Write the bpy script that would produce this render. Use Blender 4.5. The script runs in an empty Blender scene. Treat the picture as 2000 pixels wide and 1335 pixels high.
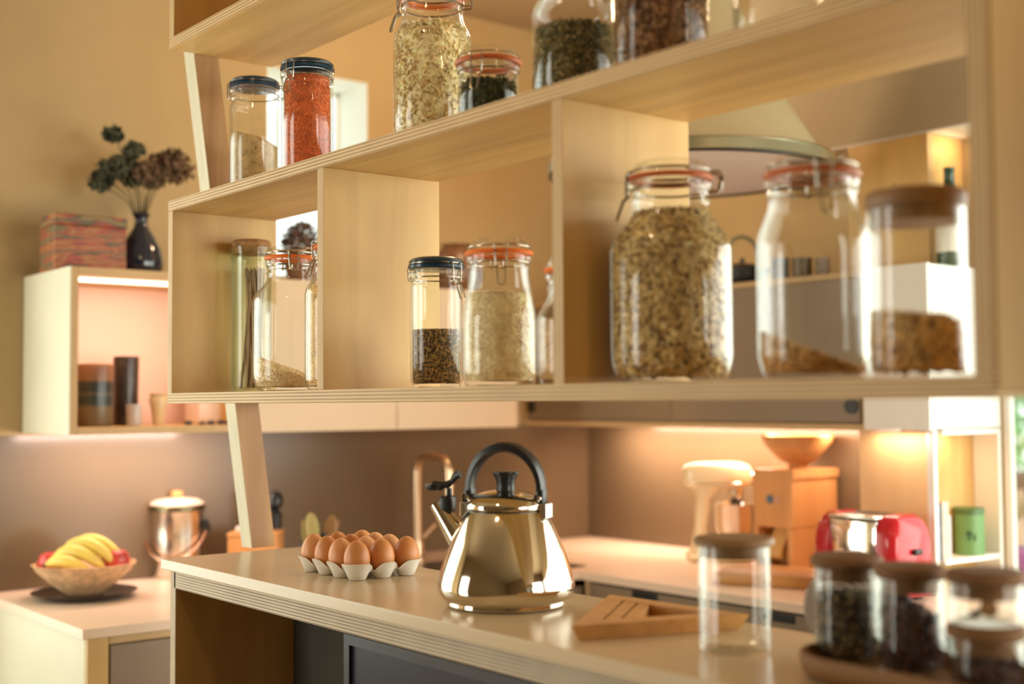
import bpy, bmesh, math, random
import numpy as np
from mathutils import Vector, Matrix
random.seed(7); rng = np.random.default_rng(7)
PI = math.pi
S = bpy.context.scene
COL = S.collection

# ------------------------------------------------------------------ camera
FPX = 2500.9
_a, _b, _c = [math.radians(v) for v in (38.5775, 2.7, -0.36)]
CF = Vector((-math.cos(_a)*math.cos(_b), math.sin(_a)*math.cos(_b), math.sin(_b)))
_R = Vector((math.sin(_a), math.cos(_a), 0)); _U = _R.cross(CF)
CR = _R*math.cos(_c) + _U*math.sin(_c); CU = -_R*math.sin(_c) + _U*math.cos(_c)
EYE = Vector((0, 0, 1.4))
cd = bpy.data.cameras.new('camera'); cam = bpy.data.objects.new('camera', cd); COL.objects.link(cam)
cam.matrix_world = Matrix(((CR.x, CU.x, -CF.x, EYE.x), (CR.y, CU.y, -CF.y, EYE.y), (CR.z, CU.z, -CF.z, EYE.z), (0, 0, 0, 1)))
cd.sensor_width = 36; cd.lens = FPX/2000*36; cd.clip_start = 0.05
cd.dof.use_dof = True; cd.dof.focus_distance = 2.22; cd.dof.aperture_fstop = 2.1
S.camera = cam

# ------------------------------------------------------------------ world, exposure, lights
S.view_settings.view_transform = 'Standard'; S.view_settings.look = 'None'
S.view_settings.gamma = 1.0; S.view_settings.use_curve_mapping = False
S.view_settings.exposure = 0.10
W = bpy.data.worlds.new('daylight'); S.world = W; W.use_nodes = True
W.node_tree.nodes['Background'].inputs[0].default_value = (0.90, 0.97, 0.92, 1)
W.node_tree.nodes['Background'].inputs[1].default_value = 2.1

def area(name, loc, size, energy, color, direction):
    l = bpy.data.lights.new(name, 'AREA'); l.shape = 'RECTANGLE'; l.size, l.size_y = size
    l.energy = energy; l.color = color
    o = bpy.data.objects.new(name, l); COL.objects.link(o); o.location = loc
    o.rotation_euler = Vector(direction).to_track_quat('-Z', 'Y').to_euler(); return o
def strip(name, a, b, w, energy, color, direction):
    """LED strip light running from a to b."""
    a = Vector(a); b = Vector(b); l = bpy.data.lights.new(name, 'AREA'); l.shape = 'RECTANGLE'
    l.size = (b-a).length; l.size_y = w; l.energy = energy; l.color = color
    o = bpy.data.objects.new(name, l); COL.objects.link(o)
    x = (b-a).normalized(); z = -Vector(direction).normalized(); y = z.cross(x); x = y.cross(z)
    o.matrix_world = Matrix(((x.x, y.x, z.x, (a.x+b.x)/2), (x.y, y.y, z.y, (a.y+b.y)/2), (x.z, y.z, z.z, (a.z+b.z)/2), (0, 0, 0, 1)))
    return o
WARM = (1.0, 0.66, 0.36)
# daylight through the glass doors of the back wall, right of the frame
area('garden_door_daylight', (0.05, 3.12, 1.15), (3.3, 2.0), 66, (1.0, 0.97, 0.88), (-0.1, -1, -0.05))
# daylight through the windows behind the camera; the side one is added
area('left_window_daylight', (-3.52, 0.19, 1.45), (1.3, 1.45), 12, (0.93, 1.0, 0.84), (1, 0.30, 0))
area('added_side_light', (2.12, 2.0, 1.5), (1.7, 1.45), 62, (1.0, 0.93, 0.80), (-1, 0, 0))  # unseen source added to brighten the left wall and right-facing sides
area('rear_window_daylight', (-2.75, -1.72, 1.18), (0.95, 2.0), 36, (1.0, 0.97, 0.83), (-0.1, 1, 0))
# ceiling lamps of the room; the middle one added to brighten the left wall
for i, (x, y, e) in enumerate([(-1.2, 0.35, 6), (-2.78, 2.25, 17), (0.5, 0.9, 8)]):
    l = bpy.data.lights.new('ceiling_lamp_light', 'POINT'); l.energy = e; l.color = (1, 0.70, 0.42); l.shadow_soft_size = 0.05
    o = bpy.data.objects.new('ceiling_lamp_light', l); COL.objects.link(o); o.location = (x, y, 2.55)
# LED strips under the wall cabinets and in the niches
strip('led_light', (-3.30, 1.17, 1.712), (-3.30, 1.64, 1.712), 0.014, 1.6, (1, .67, .52), (-.35, 0, -1))
strip('led_light', (-3.40, 1.17, 1.312), (-3.40, 1.66, 1.312), 0.014, 3.4, (1, .74, .64), (-.5, 0, -1))
strip('led_light', (-3.35, 3.08, 1.312), (-2.25, 3.08, 1.312), 0.014, 11.5, (1, .73, .56), (0, .4, -1))
strip('led_light', (-2.09, 2.888, 1.316), (-1.93, 2.888, 1.316), 0.010, .5, (1, .74, .56), (0, .0, -1))
strip('led_light', (-1.945, 2.96, 1.300), (-1.945, 3.06, 1.300), 0.010, 0.35, (1, .60, .33), (-.4, 0, -1))
strip('led_light', (-1.94, 3.08, 2.10), (-1.94, 3.18, 2.10), 0.010, 0.12, (1, .62, .36), (-1, 0, -.6))

# ------------------------------------------------------------------ materials
def M(name, col, rough=.5, metal=0, var=.08, scale=(6, 6, 6), bump=0, bscale=60, spec=.5, coat=0, emit=0):
    m = bpy.data.materials.new(name); m.use_nodes = True; n = m.node_tree; p = n.nodes['Principled BSDF']
    tc = n.nodes.new('ShaderNodeTexCoord'); mp = n.nodes.new('ShaderNodeMapping'); mp.inputs['Scale'].default_value = scale
    n.links.new(tc.outputs['Object'], mp.inputs[0])
    no = n.nodes.new('ShaderNodeTexNoise'); no.inputs['Scale'].default_value = 1; no.inputs['Detail'].default_value = 4
    n.links.new(mp.outputs[0], no.inputs['Vector'])
    r = n.nodes.new('ShaderNodeValToRGB'); r.color_ramp.elements[0].position = .3; r.color_ramp.elements[1].position = .7
    r.color_ramp.elements[0].color = [c*(1-var) for c in col]+[1]; r.color_ramp.elements[1].color = [min(1, c*(1+var)) for c in col]+[1]
    n.links.new(no.outputs['Fac'], r.inputs[0]); n.links.new(r.outputs[0], p.inputs['Base Color'])
    p.inputs['Roughness'].default_value = rough; p.inputs['Metallic'].default_value = metal
    p.inputs['Specular IOR Level'].default_value = spec; p.inputs['Coat Weight'].default_value = coat
    if emit:
        p.inputs['Emission Color'].default_value = list(col)+[1]; p.inputs['Emission Strength'].default_value = emit
    if bump:
        b = n.nodes.new('ShaderNodeBump'); b.inputs['Strength'].default_value = bump; b.inputs['Distance'].default_value = .002
        n2 = n.nodes.new('ShaderNodeTexNoise'); n2.inputs['Scale'].default_value = bscale; n.links.new(tc.outputs['Object'], n2.inputs['Vector'])
        n.links.new(n2.outputs['Fac'], b.inputs['Height']); n.links.new(b.outputs[0], p.inputs['Normal'])
    return m

def wood(name, c1, c2, axis=0, rough=.45, stretch=1.2, cross=26, knots=False):
    """veneer: noise stretched along the grain axis, cathedral figure, a few small knots"""
    m = bpy.data.materials.new(name); m.use_nodes = True; n = m.node_tree; p = n.nodes['Principled BSDF']
    tc = n.nodes.new('ShaderNodeTexCoord'); mp = n.nodes.new('ShaderNodeMapping')
    sc = [cross]*3; sc[axis] = stretch; mp.inputs['Scale'].default_value = sc
    n.links.new(tc.outputs['Object'], mp.inputs[0])
    a = n.nodes.new('ShaderNodeTexNoise'); a.inputs['Scale'].default_value = 1; a.inputs['Detail'].default_value = 5; a.inputs['Distortion'].default_value = .6
    n.links.new(mp.outputs[0], a.inputs['Vector'])
    mp2 = n.nodes.new('ShaderNodeMapping'); s2 = [5]*3; s2[axis] = 2.0; mp2.inputs['Scale'].default_value = s2; n.links.new(tc.outputs['Object'], mp2.inputs[0])
    b = n.nodes.new('ShaderNodeTexNoise'); b.inputs['Scale'].default_value = 1; b.inputs['Detail'].default_value = 2; n.links.new(mp2.outputs[0], b.inputs['Vector'])
    mx = n.nodes.new('ShaderNodeMath'); mx.operation = 'ADD'
    h1 = n.nodes.new('ShaderNodeMath'); h1.operation = 'MULTIPLY'; h1.inputs[1].default_value = .5; n.links.new(a.outputs['Fac'], h1.inputs[0])
    h2 = n.nodes.new('ShaderNodeMath'); h2.operation = 'MULTIPLY'; h2.inputs[1].default_value = .5; n.links.new(b.outputs['Fac'], h2.inputs[0])
    n.links.new(h1.outputs[0], mx.inputs[0]); n.links.new(h2.outputs[0], mx.inputs[1])
    r = n.nodes.new('ShaderNodeValToRGB'); r.color_ramp.elements[0].position = .36; r.color_ramp.elements[1].position = .64
    r.color_ramp.elements[0].color = list(c1)+[1]; r.color_ramp.elements[1].color = list(c2)+[1]
    n.links.new(mx.outputs[0], r.inputs[0]); out = r.outputs[0]
    if knots:
        v = n.nodes.new('ShaderNodeTexVoronoi'); v.inputs['Scale'].default_value = 4.2; v.inputs['Randomness'].default_value = 1
        mk_ = n.nodes.new('ShaderNodeMapping'); s3 = [1.6]*3; s3[axis] = .9; mk_.inputs['Scale'].default_value = s3; mk_.inputs['Location'].default_value = (.37, .22, .11)
        n.links.new(tc.outputs['Object'], mk_.inputs[0]); n.links.new(mk_.outputs[0], v.inputs['Vector'])
        rr = n.nodes.new('ShaderNodeValToRGB'); rr.color_ramp.elements[0].position = .015; rr.color_ramp.elements[1].position = .07
        rr.color_ramp.elements[0].color = (.30, .17, .07, 1); rr.color_ramp.elements[1].color = (1, 1, 1, 1)
        n.links.new(v.outputs['Distance'], rr.inputs[0])
        mm = n.nodes.new('ShaderNodeMix'); mm.data_type = 'RGBA'; mm.blend_type = 'MULTIPLY'; mm.inputs[0].default_value = .8
        n.links.new(out, mm.inputs[6]); n.links.new(rr.outputs[0], mm.inputs[7]); out = mm.outputs[2]
    n.links.new(out, p.inputs['Base Color']); p.inputs['Roughness'].default_value = rough
    return m

def ply_edge(name, axis, pitch=.0056, c1=(.72, .52, .27), c2=(.34, .19, .07)):
    m = bpy.data.materials.new(name); m.use_nodes = True; n = m.node_tree; p = n.nodes['Principled BSDF']
    tc = n.nodes.new('ShaderNodeTexCoord'); s = n.nodes.new('ShaderNodeSeparateXYZ'); n.links.new(tc.outputs['Object'], s.inputs[0])
    mu = n.nodes.new('ShaderNodeMath'); mu.operation = 'MULTIPLY'; mu.inputs[1].default_value = 2*PI/pitch; n.links.new(s.outputs[axis], mu.inputs[0])
    sn = n.nodes.new('ShaderNodeMath'); sn.operation = 'SINE'; n.links.new(mu.outputs[0], sn.inputs[0])
    no = n.nodes.new('ShaderNodeTexNoise'); no.inputs['Scale'].default_value = 14; n.links.new(tc.outputs['Object'], no.inputs['Vector'])
    ad = n.nodes.new('ShaderNodeMath'); ad.operation = 'MULTIPLY_ADD'; ad.inputs[1].default_value = .9; n.links.new(no.outputs['Fac'], ad.inputs[0]); n.links.new(sn.outputs[0], ad.inputs[2])
    r = n.nodes.new('ShaderNodeValToRGB'); r.color_ramp.elements[0].position = .30; r.color_ramp.elements[1].position = .95
    mr = n.nodes.new('ShaderNodeMapRange'); mr.inputs[1].default_value = -.55; mr.inputs[2].default_value = 1.45; n.links.new(ad.outputs[0], mr.inputs[0])
    r.color_ramp.elements[0].color = list(c1)+[1]; r.color_ramp.elements[1].color = list(c2)+[1]
    n.links.new(mr.outputs[0], r.inputs[0]); n.links.new(r.outputs[0], p.inputs['Base Color']); p.inputs['Roughness'].default_value = .6
    return m

def glass(name, tint=(.985, .993, .988), edge=(.62, .70, .66), refl=.90, rough=.01, power=4.0, base=.022):
    """thin clear glass: see-through, reflecting more towards grazing angles, greener at its edges"""
    m = bpy.data.materials.new(name); m.use_nodes = True; n = m.node_tree; n.nodes.clear()
    out = n.nodes.new('ShaderNodeOutputMaterial'); lw = n.nodes.new('ShaderNodeLayerWeight'); lw.inputs[0].default_value = .5
    pw = n.nodes.new('ShaderNodeMath'); pw.operation = 'POWER'; pw.inputs[1].default_value = power; n.links.new(lw.outputs['Facing'], pw.inputs[0])
    ma = n.nodes.new('ShaderNodeMath'); ma.operation = 'MULTIPLY_ADD'; ma.inputs[1].default_value = refl-base; ma.inputs[2].default_value = base; n.links.new(pw.outputs[0], ma.inputs[0])
    p2 = n.nodes.new('ShaderNodeMath'); p2.operation = 'POWER'; p2.inputs[1].default_value = 5; n.links.new(lw.outputs['Facing'], p2.inputs[0])
    mc = n.nodes.new('ShaderNodeMix'); mc.data_type = 'RGBA'; n.links.new(p2.outputs[0], mc.inputs[0]); mc.inputs[6].default_value = list(tint)+[1]; mc.inputs[7].default_value = list(edge)+[1]
    t = n.nodes.new('ShaderNodeBsdfTransparent'); n.links.new(mc.outputs[2], t.inputs[0])
    g = n.nodes.new('ShaderNodeBsdfGlossy'); g.inputs['Roughness'].default_value = rough; g.inputs['Color'].default_value = (1, 1, 1, 1)
    # slight waviness of moulded glass
    no = n.nodes.new('ShaderNodeTexNoise'); no.inputs['Scale'].default_value = 22; tc = n.nodes.new('ShaderNodeTexCoord'); n.links.new(tc.outputs['Object'], no.inputs['Vector'])
    b = n.nodes.new('ShaderNodeBump'); b.inputs['Strength'].default_value = .06; b.inputs['Distance'].default_value = .004; n.links.new(no.outputs['Fac'], b.inputs['Height']); n.links.new(b.outputs[0], g.inputs['Normal'])
    mix = n.nodes.new('ShaderNodeMixShader'); n.links.new(ma.outputs[0], mix.inputs[0]); n.links.new(t.outputs[0], mix.inputs[1]); n.links.new(g.outputs[0], mix.inputs[2])
    n.links.new(mix.outputs[0], out.inputs[0]); return m

PX = wood('birch_ply_face_x', (.50, .30, .10), (.74, .49, .18), 0)
PY = wood('birch_ply_face_y', (.50, .30, .10), (.74, .49, .18), 1)
PZ = wood('birch_ply_face_z', (.52, .31, .105), (.78, .53, .205), 2, cross=11, stretch=1.6, knots=True)
PF = {0: PX, 1: PY, 2: PZ}
PE = {0: ply_edge('ply_edge_x', 0), 1: ply_edge('ply_edge_y', 1), 2: ply_edge('ply_edge_z', 2)}
PEF = {i: ply_edge('fine_ply_edge_%s' % 'xyz'[i], i, .0052, (.62, .50, .34), (.20, .13, .07)) for i in range(3)}
PALE = M('pale_laminate', (.70, .66, .50), .42, var=.03)
WTOP = M('white_worktop_laminate', (.62, .48, .31), .23, var=.03, scale=(3, 3, 3))
WEDGE = M('worktop_edge', (.70, .60, .42), .45, var=.04)
WALL = M('painted_plaster', (.45, .33, .165), .85, var=.03, bump=.1, bscale=180)
DWALL = M('bounce_damping_wall', (.17, .11, .05), .85, var=.03)  # unseen walls, made dark so they bounce less light
CEIL = M('ceiling_paint', (.40, .30, .18), .9, var=.02)
CREAM = M('cream_cabinet_paint', (.74, .58, .40), .5, var=.02)
WHITE = M('white_cabinet_paint', (.88, .85, .80), .45, var=.02)
TAUPE = M('taupe_laminate', (.25, .18, .115), .42, var=.03)
SPLASH = M('taupe_glass_splashback', (.145, .10, .056), .22, var=.03, coat=0, spec=.35)
FLOORM = wood('oak_floor', (.16, .09, .04), (.24, .15, .07), 0, .4, 1.0, 14)
BLACK = M('black_plastic', (.012, .013, .013), .35, var=.1)
BLACKG = M('black_gloss', (.012, .014, .02), .12, var=.1)
SCREEN = M('painted_reflection_glass', (.03, .034, .055), .25, var=.1)  # black glass; its blue reflection is put into the base colour
DARKP = M('dark_back_panel', (.035, .030, .018), .6)
STEEL = M('brushed_steel', (.72, .68, .60), .22, 1, var=.04, scale=(40, 40, 3))
KET = M('polished_kettle_steel', (.75, .69, .57), .06, 1, var=.05, scale=(5, 5, 9))
WIRE = M('clip_wire_steel', (.40, .35, .28), .25, 1, var=.1)
CHROME = M('chrome', (.85, .82, .78), .08, 1, var=.02)
BRASS = M('brushed_brass_tap', (.74, .56, .38), .28, 1, var=.05)
GLASS = glass('clear_jar_glass'); GGLASS = glass('green_tinted_jar_glass', (.95, .975, .93), (.20, .42, .28))
PANE = glass('window_pane', (.98, 1, .98), (.9, .95, .92), .5, .01, 5)
ORANGE = M('orange_rubber_seal', (.88, .20, .03), .42, var=.05)
DORANGE = M('dark_orange_rubber_seal', (.58, .13, .03), .42, var=.05)
BLUE = M('dark_blue_lid_plastic', (.008, .040, .075), .22, var=.05)
CORK = M('cork', (.34, .17, .06), .8, var=.35, scale=(90, 90, 90), bump=.3, bscale=200)
LIDW = wood('dark_brown_lid_wood', (.13, .055, .014), (.22, .105, .028), 0, .75, 8, 60)
ACACIA = wood('brown_wood_lid', (.20, .10, .035), (.33, .18, .07), 0, .5, 8, 60)
TRAYW = wood('acacia_tray', (.13, .055, .012), (.22, .10, .025), 0, .7, 3, 30)
OAKT = wood('oiled_oak_trivet', (.46, .21, .055), (.62, .32, .10), 0, .42, 4, 50)
BEECH = wood('beech_mill_wood', (.60, .28, .09), (.74, .38, .14), 2, .4, 3, 20)
WALNUT = wood('warm_leg_timber', (.30, .14, .045), (.50, .28, .10), 2, .5, 1.5, 30)
PALEE = M('pale_leg_edge', (.66, .60, .42), .6, var=.08, scale=(60, 60, 4))

# ------------------------------------------------------------------ mesh helpers
def link(name, me, parent=None, loc=None):
    o = bpy.data.objects.new(name, me); COL.objects.link(o)
    if parent: o.parent = parent
    if loc is not None: o.location = loc
    return o
def tag(o, label=None, cat=None, group=None, kind=None):
    if label: o['label'] = label
    if cat: o['category'] = cat
    if group: o['group'] = group
    if kind: o['kind'] = kind
    return o
def thing(name, label, cat, loc=(0, 0, 0), rz=0, group=None):
    o = bpy.data.objects.new(name, None); COL.objects.link(o); o.location = loc; o.rotation_euler = (0, 0, rz)
    o.empty_display_size = .05
    return tag(o, label, cat, group)
def mk(name, vf, mats, parent=None, smooth=True, loc=None, sharp=None):
    v, f = vf[0], vf[1]
    me = bpy.data.meshes.new(name); me.from_pydata([tuple(p) for p in v], [], f)
    if not isinstance(mats, (list, tuple)): mats = [mats]
    for m in mats: me.materials.append(m)
    if len(vf) > 2: me.polygons.foreach_set('material_index', vf[2])
    me.validate()
    if smooth:
        me.polygons.foreach_set('use_smooth', [True]*len(me.polygons))
        try: me.set_sharp_from_angle(angle=math.radians(sharp or 40))
        except Exception: pass
    me.update()
    return link(name, me, parent, loc)
def join(*parts):
    V, Fc, Mi = [], [], []
    for q in parts:
        k = len(V); V += [tuple(p) for p in q[0]]; Fc += [[i+k for i in f] for f in q[1]]
        Mi += (q[2] if len(q) > 2 else [0]*len(q[1]))
    return V, Fc, Mi
def box(lo, hi, bev=0):
    lo = Vector(lo); hi = Vector(hi); c = (lo+hi)/2; s = hi-lo
    bm = bmesh.new(); bmesh.ops.create_cube(bm, size=1)
    for v in bm.verts: v.co = Vector((v.co.x*s.x, v.co.y*s.y, v.co.z*s.z))+c
    if bev: bmesh.ops.bevel(bm, geom=bm.edges[:], offset=bev, segments=2, affect='EDGES', profile=.5)
    V = [v.co.copy() for v in bm.verts]; Fc = [[v.index for v in f.verts] for f in bm.faces]; bm.free(); return V, Fc
def board(name, lo, hi, parent=None, grain=None, fine=False, bev=.0008, face=None):
    """plywood board: veneer faces, ply layers on its edges"""
    d = [hi[i]-lo[i] for i in range(3)]; ax = d.index(min(d))
    if grain is None: grain = [i for i in sorted(range(3), key=lambda i: -d[i]) if i != ax][0]
    V, Fc = box(lo, hi, bev); mi = []
    for f in Fc:
        nrm = (V[f[1]]-V[f[0]]).cross(V[f[2]]-V[f[1]]); nrm.normalize() if nrm.length else None
        mi.append(0 if abs(nrm[ax]) > .7 else 1)
    return mk(name, (V, Fc, mi), [face or PF[grain], (PEF if fine else PE)[ax]], parent, smooth=False)
def lathe(prof, n=40, cx=0, cy=0, z0=0, mod=None):
    V, Fc, rings = [], [], []
    for j, (r, z) in enumerate(prof):
        if r < 1e-6: rings.append([len(V)]); V.append((cx, cy, z0+z))
        else:
            rings.append(list(range(len(V), len(V)+n)))
            for i in range(n):
                a = 2*PI*i/n; rr, zz = (r, z) if mod is None else mod(r, z, a, j)
                V.append((cx+rr*math.cos(a), cy+rr*math.sin(a), z0+zz))
    for A, B in zip(rings[:-1], rings[1:]):
        for i in range(n):
            k = (i+1) % n
            if len(A) == 1 and len(B) == 1: break
            if len(A) == 1: Fc.append([A[0], B[k], B[i]])
            elif len(B) == 1: Fc.append([A[i], A[k], B[0]])
            else: Fc.append([A[i], A[k], B[k], B[i]])
    return V, Fc
def tube(pts, r, seg=8, closed=False, flat=1.0, up=None, caps=True):
    """swept tube; r a number or a list; flat squashes it along the binormal"""
    P = [Vector(p) for p in pts]; N = len(P); V, Fc = [], []
    rs = r if isinstance(r, (list, tuple)) else [r]*N
    prev = Vector(up) if up else None
    for i in range(N):
        t = (P[(i+1) % N]-P[i-1]) if closed else (P[min(i+1, N-1)]-P[max(i-1, 0)])
        t.normalize()
        if prev is None: prev = t.orthogonal()
        u = prev-t*prev.dot(t)
        if u.length < 1e-6: u = t.orthogonal()
        u.normalize(); w = t.cross(u); prev = u
        for k in range(seg):
            a = 2*PI*k/seg; V.append(P[i]+u*math.cos(a)*rs[i]*flat+w*math.sin(a)*rs[i])
    for i in range(N if closed else N-1):
        j = (i+1) % N
        for k in range(seg):
            l = (k+1) % seg; Fc.append([i*seg+k, i*seg+l, j*seg+l, j*seg+k])
    if caps and not closed:
        Fc.append(list(range(seg))[::-1]); Fc.append([(N-1)*seg+k for k in range(seg)])
    return V, Fc
def ring(r, z, w, n=40, seg=6, flat=1.0):
    return tube([(r*math.cos(2*PI*i/n), r*math.sin(2*PI*i/n), z) for i in range(n)], w, seg, True, flat, up=(0, 0, 1))
def prism(out, z0, z1, inset=0):
    n = len(out); c = Vector((sum(p[0] for p in out)/n, sum(p[1] for p in out)/n))
    lo = [(c.x+(p[0]-c.x)*(1-inset), c.y+(p[1]-c.y)*(1-inset), z0) for p in out]
    V = lo+[(p[0], p[1], z1) for p in out]
    return V, [list(range(n))[::-1], list(range(n, 2*n))]+[[i, (i+1) % n, n+(i+1) % n, n+i] for i in range(n)]
def xf(vf, m):
    return ([m @ Vector(p) for p in vf[0]],)+tuple(vf[1:])
def rotz(a): return Matrix.Rotation(a, 4, 'Z')
def at(px, py, X=None, Y=None, Z=None):
    """point of the photograph's pixel on a plane of the room"""
    d = CF+CR*((px-1000)/FPX)+CU*((667.5-py)/FPX)
    t = (X/d.x) if X is not None else (Y/d.y) if Y is not None else (Z-1.4)/d.z
    return EYE+d*t, t

# ------------------------------------------------------------------ room shell
XW, YW, XR, YR, ZC = -3.58, 3.22, 2.2, -1.8, 2.76
def struct(name, vf, m, parent=None, smooth=False):
    o = mk(name, vf, m, parent, smooth)
    if parent is None: o['kind'] = 'structure'
    return o
struct('floor', box((XW-.1, YR-.1, -.05), (XR+.1, YW+.1, 0)), FLOORM)
struct('ceiling', box((XW-.1, YR-.1, ZC), (XR+.1, YW+.1, ZC+.05)), CEIL)
# left wall with a small window
wy0, wy1, wz0, wz1 = 1.88, 2.25, 1.80, 2.46
struct('wall_left', join(box((XW-.2, YR-.2, 0), (XW, -.48, ZC)), box((XW-.2, -.48, 0), (XW, .86, .7)), box((XW-.2, -.48, 2.2), (XW, .86, ZC)), box((XW-.2, .86, 0), (XW, wy0, ZC)), box((XW-.2, wy1, 0), (XW, YW+.2, ZC)),
       box((XW-.2, wy0, 0), (XW, wy1, wz0)), box((XW-.2, wy0, wz1), (XW, wy1, ZC))), WALL)
w = mk('window_1', join(box((XW-.199, wy0, wz0), (XW-.18, wy0+.012, wz1)), box((XW-.199, wy1-.012, wz0), (XW-.18, wy1, wz1)),
       box((XW-.199, wy0, wz0), (XW-.18, wy1, wz0+.012)), box((XW-.199, wy0, wz1-.012), (XW-.18, wy1, wz1))), WHITE, smooth=False); w['kind'] = 'structure'
mk('pane', box((XW-.192, wy0+.012, wz0+.012), (XW-.188, wy1-.012, wz1-.012)), PANE, w, False)
mk('window_reveal', join(box((XW-.18, wy0, wz0), (XW-.001, wy0+.003, wz1)), box((XW-.18, wy1-.003, wz0), (XW-.001, wy1, wz1)), box((XW-.18, wy0+.003, wz1-.003), (XW-.001, wy1-.003, wz1)), box((XW-.18, wy0+.003, wz0), (XW-.001, wy1-.003, wz0+.003))), M('white_reveal_paint', (.86, .86, .78), .6, var=.01), w, False)
# back wall with glazed garden doors right of the kitchen
gx0, gx1, gz1 = -1.898, 1.75, 2.15
struct('wall_back', join(box((XW, YW, 0), (gx0, YW+.03, ZC)), box((gx1, YW, 0), (XR+.1, YW+.03, ZC)), box((gx0, YW, gz1), (gx1, YW+.03, ZC))), WALL)
w = mk('window_2', join(*[box((x, YW+.005, 0), (x+w_, YW+.03, gz1)) for x, w_ in ((gx0, .018), (-.68, .05), (.52, .05), (gx1-.05, .05))], box((gx0, YW+.005, 0), (gx1, YW+.03, .08)),
       box((gx0, YW+.005, gz1-.06), (gx1, YW+.03, gz1))), WHITE, smooth=False); w['kind'] = 'structure'
for x0, x1 in ((gx0+.018, -.68), (-.63, .52), (.57, gx1-.05)):
    mk('pane', box((x0, YW+.014, .08), (x1, YW+.020, gz1-.06)), PANE, w, False)
def wall_hole(name, axis, pos, th, a0, a1, h0, h1, z0, z1, m):
    def bb(p0, p1, q0, q1):
        return box((p0, pos, q0), (p1, pos+th, q1)) if axis == 'y' else box((pos, p0, q0), (pos+th, p1, q1))
    return struct(name, join(bb(a0, h0, 0, ZC), bb(h1, a1, 0, ZC), bb(h0, h1, 0, z0), bb(h0, h1, z1, ZC)), m)
wall_hole('wall_front', 'y', YR-.15, .15, XW, XR+.1, -3.25, -2.25, .1, 2.25, DWALL)
wall_hole('wall_right', 'x', XR, .15, YR, YW, 1.13, 2.87, .75, 2.25, DWALL)
for nm, pos in (('window_3', 'l'), ('added_window_4', 'x'), ('window_5', 'y')):  # the right-wall window is added to go with the extra side light
    fr = (lambda a0, a1, z0, z1: box((XW-.14, a0, z0), (XW-.10, a1, z1))) if pos == 'l' else (lambda a0, a1, z0, z1: box((a0, YR-.10, z0), (a1, YR-.06, z1))) if pos == 'y' else (lambda a0, a1, z0, z1: box((XR+.06, a0, z0), (XR+.10, a1, z1)))
    a0, a1, z0, z1 = (-.48, .86, .7, 2.2) if pos == 'l' else (-3.25, -2.25, .1, 2.25) if pos == 'y' else (1.13, 2.87, .75, 2.25)
    mid = (a0+a1)/2
    w = mk(nm, join(fr(a0, a0+.05, z0, z1), fr(a1-.05, a1, z0, z1), fr(mid-.03, mid+.03, z0, z1), fr(a0, a1, z0, z0+.05), fr(a0, a1, z1-.05, z1)), WHITE, smooth=False)
    w['kind'] = 'structure'
# boxed-in bulkhead over the back cabinets
struct('trim_1', box((-2.62, 3.05, 2.135), (-1.86, YW-.001, ZC)), M('grey_bulkhead_paint', (.42, .35, .24), .85, var=.02))
struct('trim_3', box((-2.62, 3.052, 2.130), (-1.862, YW-.002, 2.1348)), WHITE)  # white sheet puts the lit look of the soffit into colour
# outside: lawn and hedge
tag(mk('lawn', box((-9, YW+.2, -.06), (6, 14, -.04)), M('grass_ground', (.16, .30, .08), .9, var=.3, scale=(20, 20, 20)), None, False), 'green lawn outside the glazed doors', 'lawn', kind='stuff')
def leaf_cloud(c, rad, n, size, seed):
    r_ = np.random.default_rng(seed); V, Fc = [], []
    for i in range(n):
        d = r_.normal(size=3); d /= np.linalg.norm(d); p = np.array(c)+d*np.array(rad)*(r_.random()**.3)
        a, b = r_.normal(size=3), r_.normal(size=3); a /= np.linalg.norm(a); b -= a*a.dot(b); b /= np.linalg.norm(b); k = len(V)
        V += [tuple(p-a*size), tuple(p-b*size*.5), tuple(p+a*size), tuple(p+b*size*.5)]; Fc.append([k, k+1, k+2, k+3])
    return V, Fc
gt = thing('garden_tree', 'pale green garden tree outside the glazed doors, right edge', 'tree', (-5.6, 9.5, 0))
mk('foliage', leaf_cloud((0, 0, 2.3), (1.7, 1.4, 1.6), 2600, .10, 3), M('tree_leaf', (.42, .60, .34), .6, var=.3), gt, False)
mk('trunk', tube([(0, 0, 0), (.03, 0, .6), (0, .04, 1.2), (.05, 0, 2.0)], [.12, .10, .08, .05], 10), M('bark', (.16, .11, .07), .9), gt)

# ------------------------------------------------------------------ shelving unit
Y0, Y1 = 1.0555, 1.2875
XL, XRU = -2.428, -.628
Z0, Z1, Z2, Z3, Z4 = 1.402, 1.4225, 1.786, 1.8075, 2.1165
T = .020
su = thing('shelving_unit', 'open birch plywood shelving unit standing on leaning legs above the bar worktop', 'shelf')
board('bottom_shelf', (XL, Y0, Z0), (XRU, Y1, Z1), su, 0)
board('middle_shelf', (XL, Y0, Z2), (XRU, Y1, Z3), su, 0)
board('side_panel', (XL, Y0+.0005, Z1), (XL+T, Y1, Z2), su, 2)
board('side_panel', (XRU-T-.002, Y0+.0005, Z1), (XRU, Y1, 2.7), su, 2)
board('divider', (-1.8355, Y0+.0005, Z1), (-1.8155, Y1, Z2), su, 2)
board('divider', (-1.2395, Y0+.0005, Z1), (-1.2195, Y1, Z2), su, 2)
board('top_shelf', (XL, Y0, Z4), (-1.42, Y1, Z4+.0215), su, 0)
board('side_panel', (XL, Y0+.0005, Z4+.0215), (XL+T, Y1, 2.47), su, 2)
board('divider', (-2.0, Y0+.0005, Z4+.0215), (-1.98, Y1, 2.47), su, 2)
board('top_board', (XL, Y0, 2.47), (-1.42, Y1, 2.49), su, 0)
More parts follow.
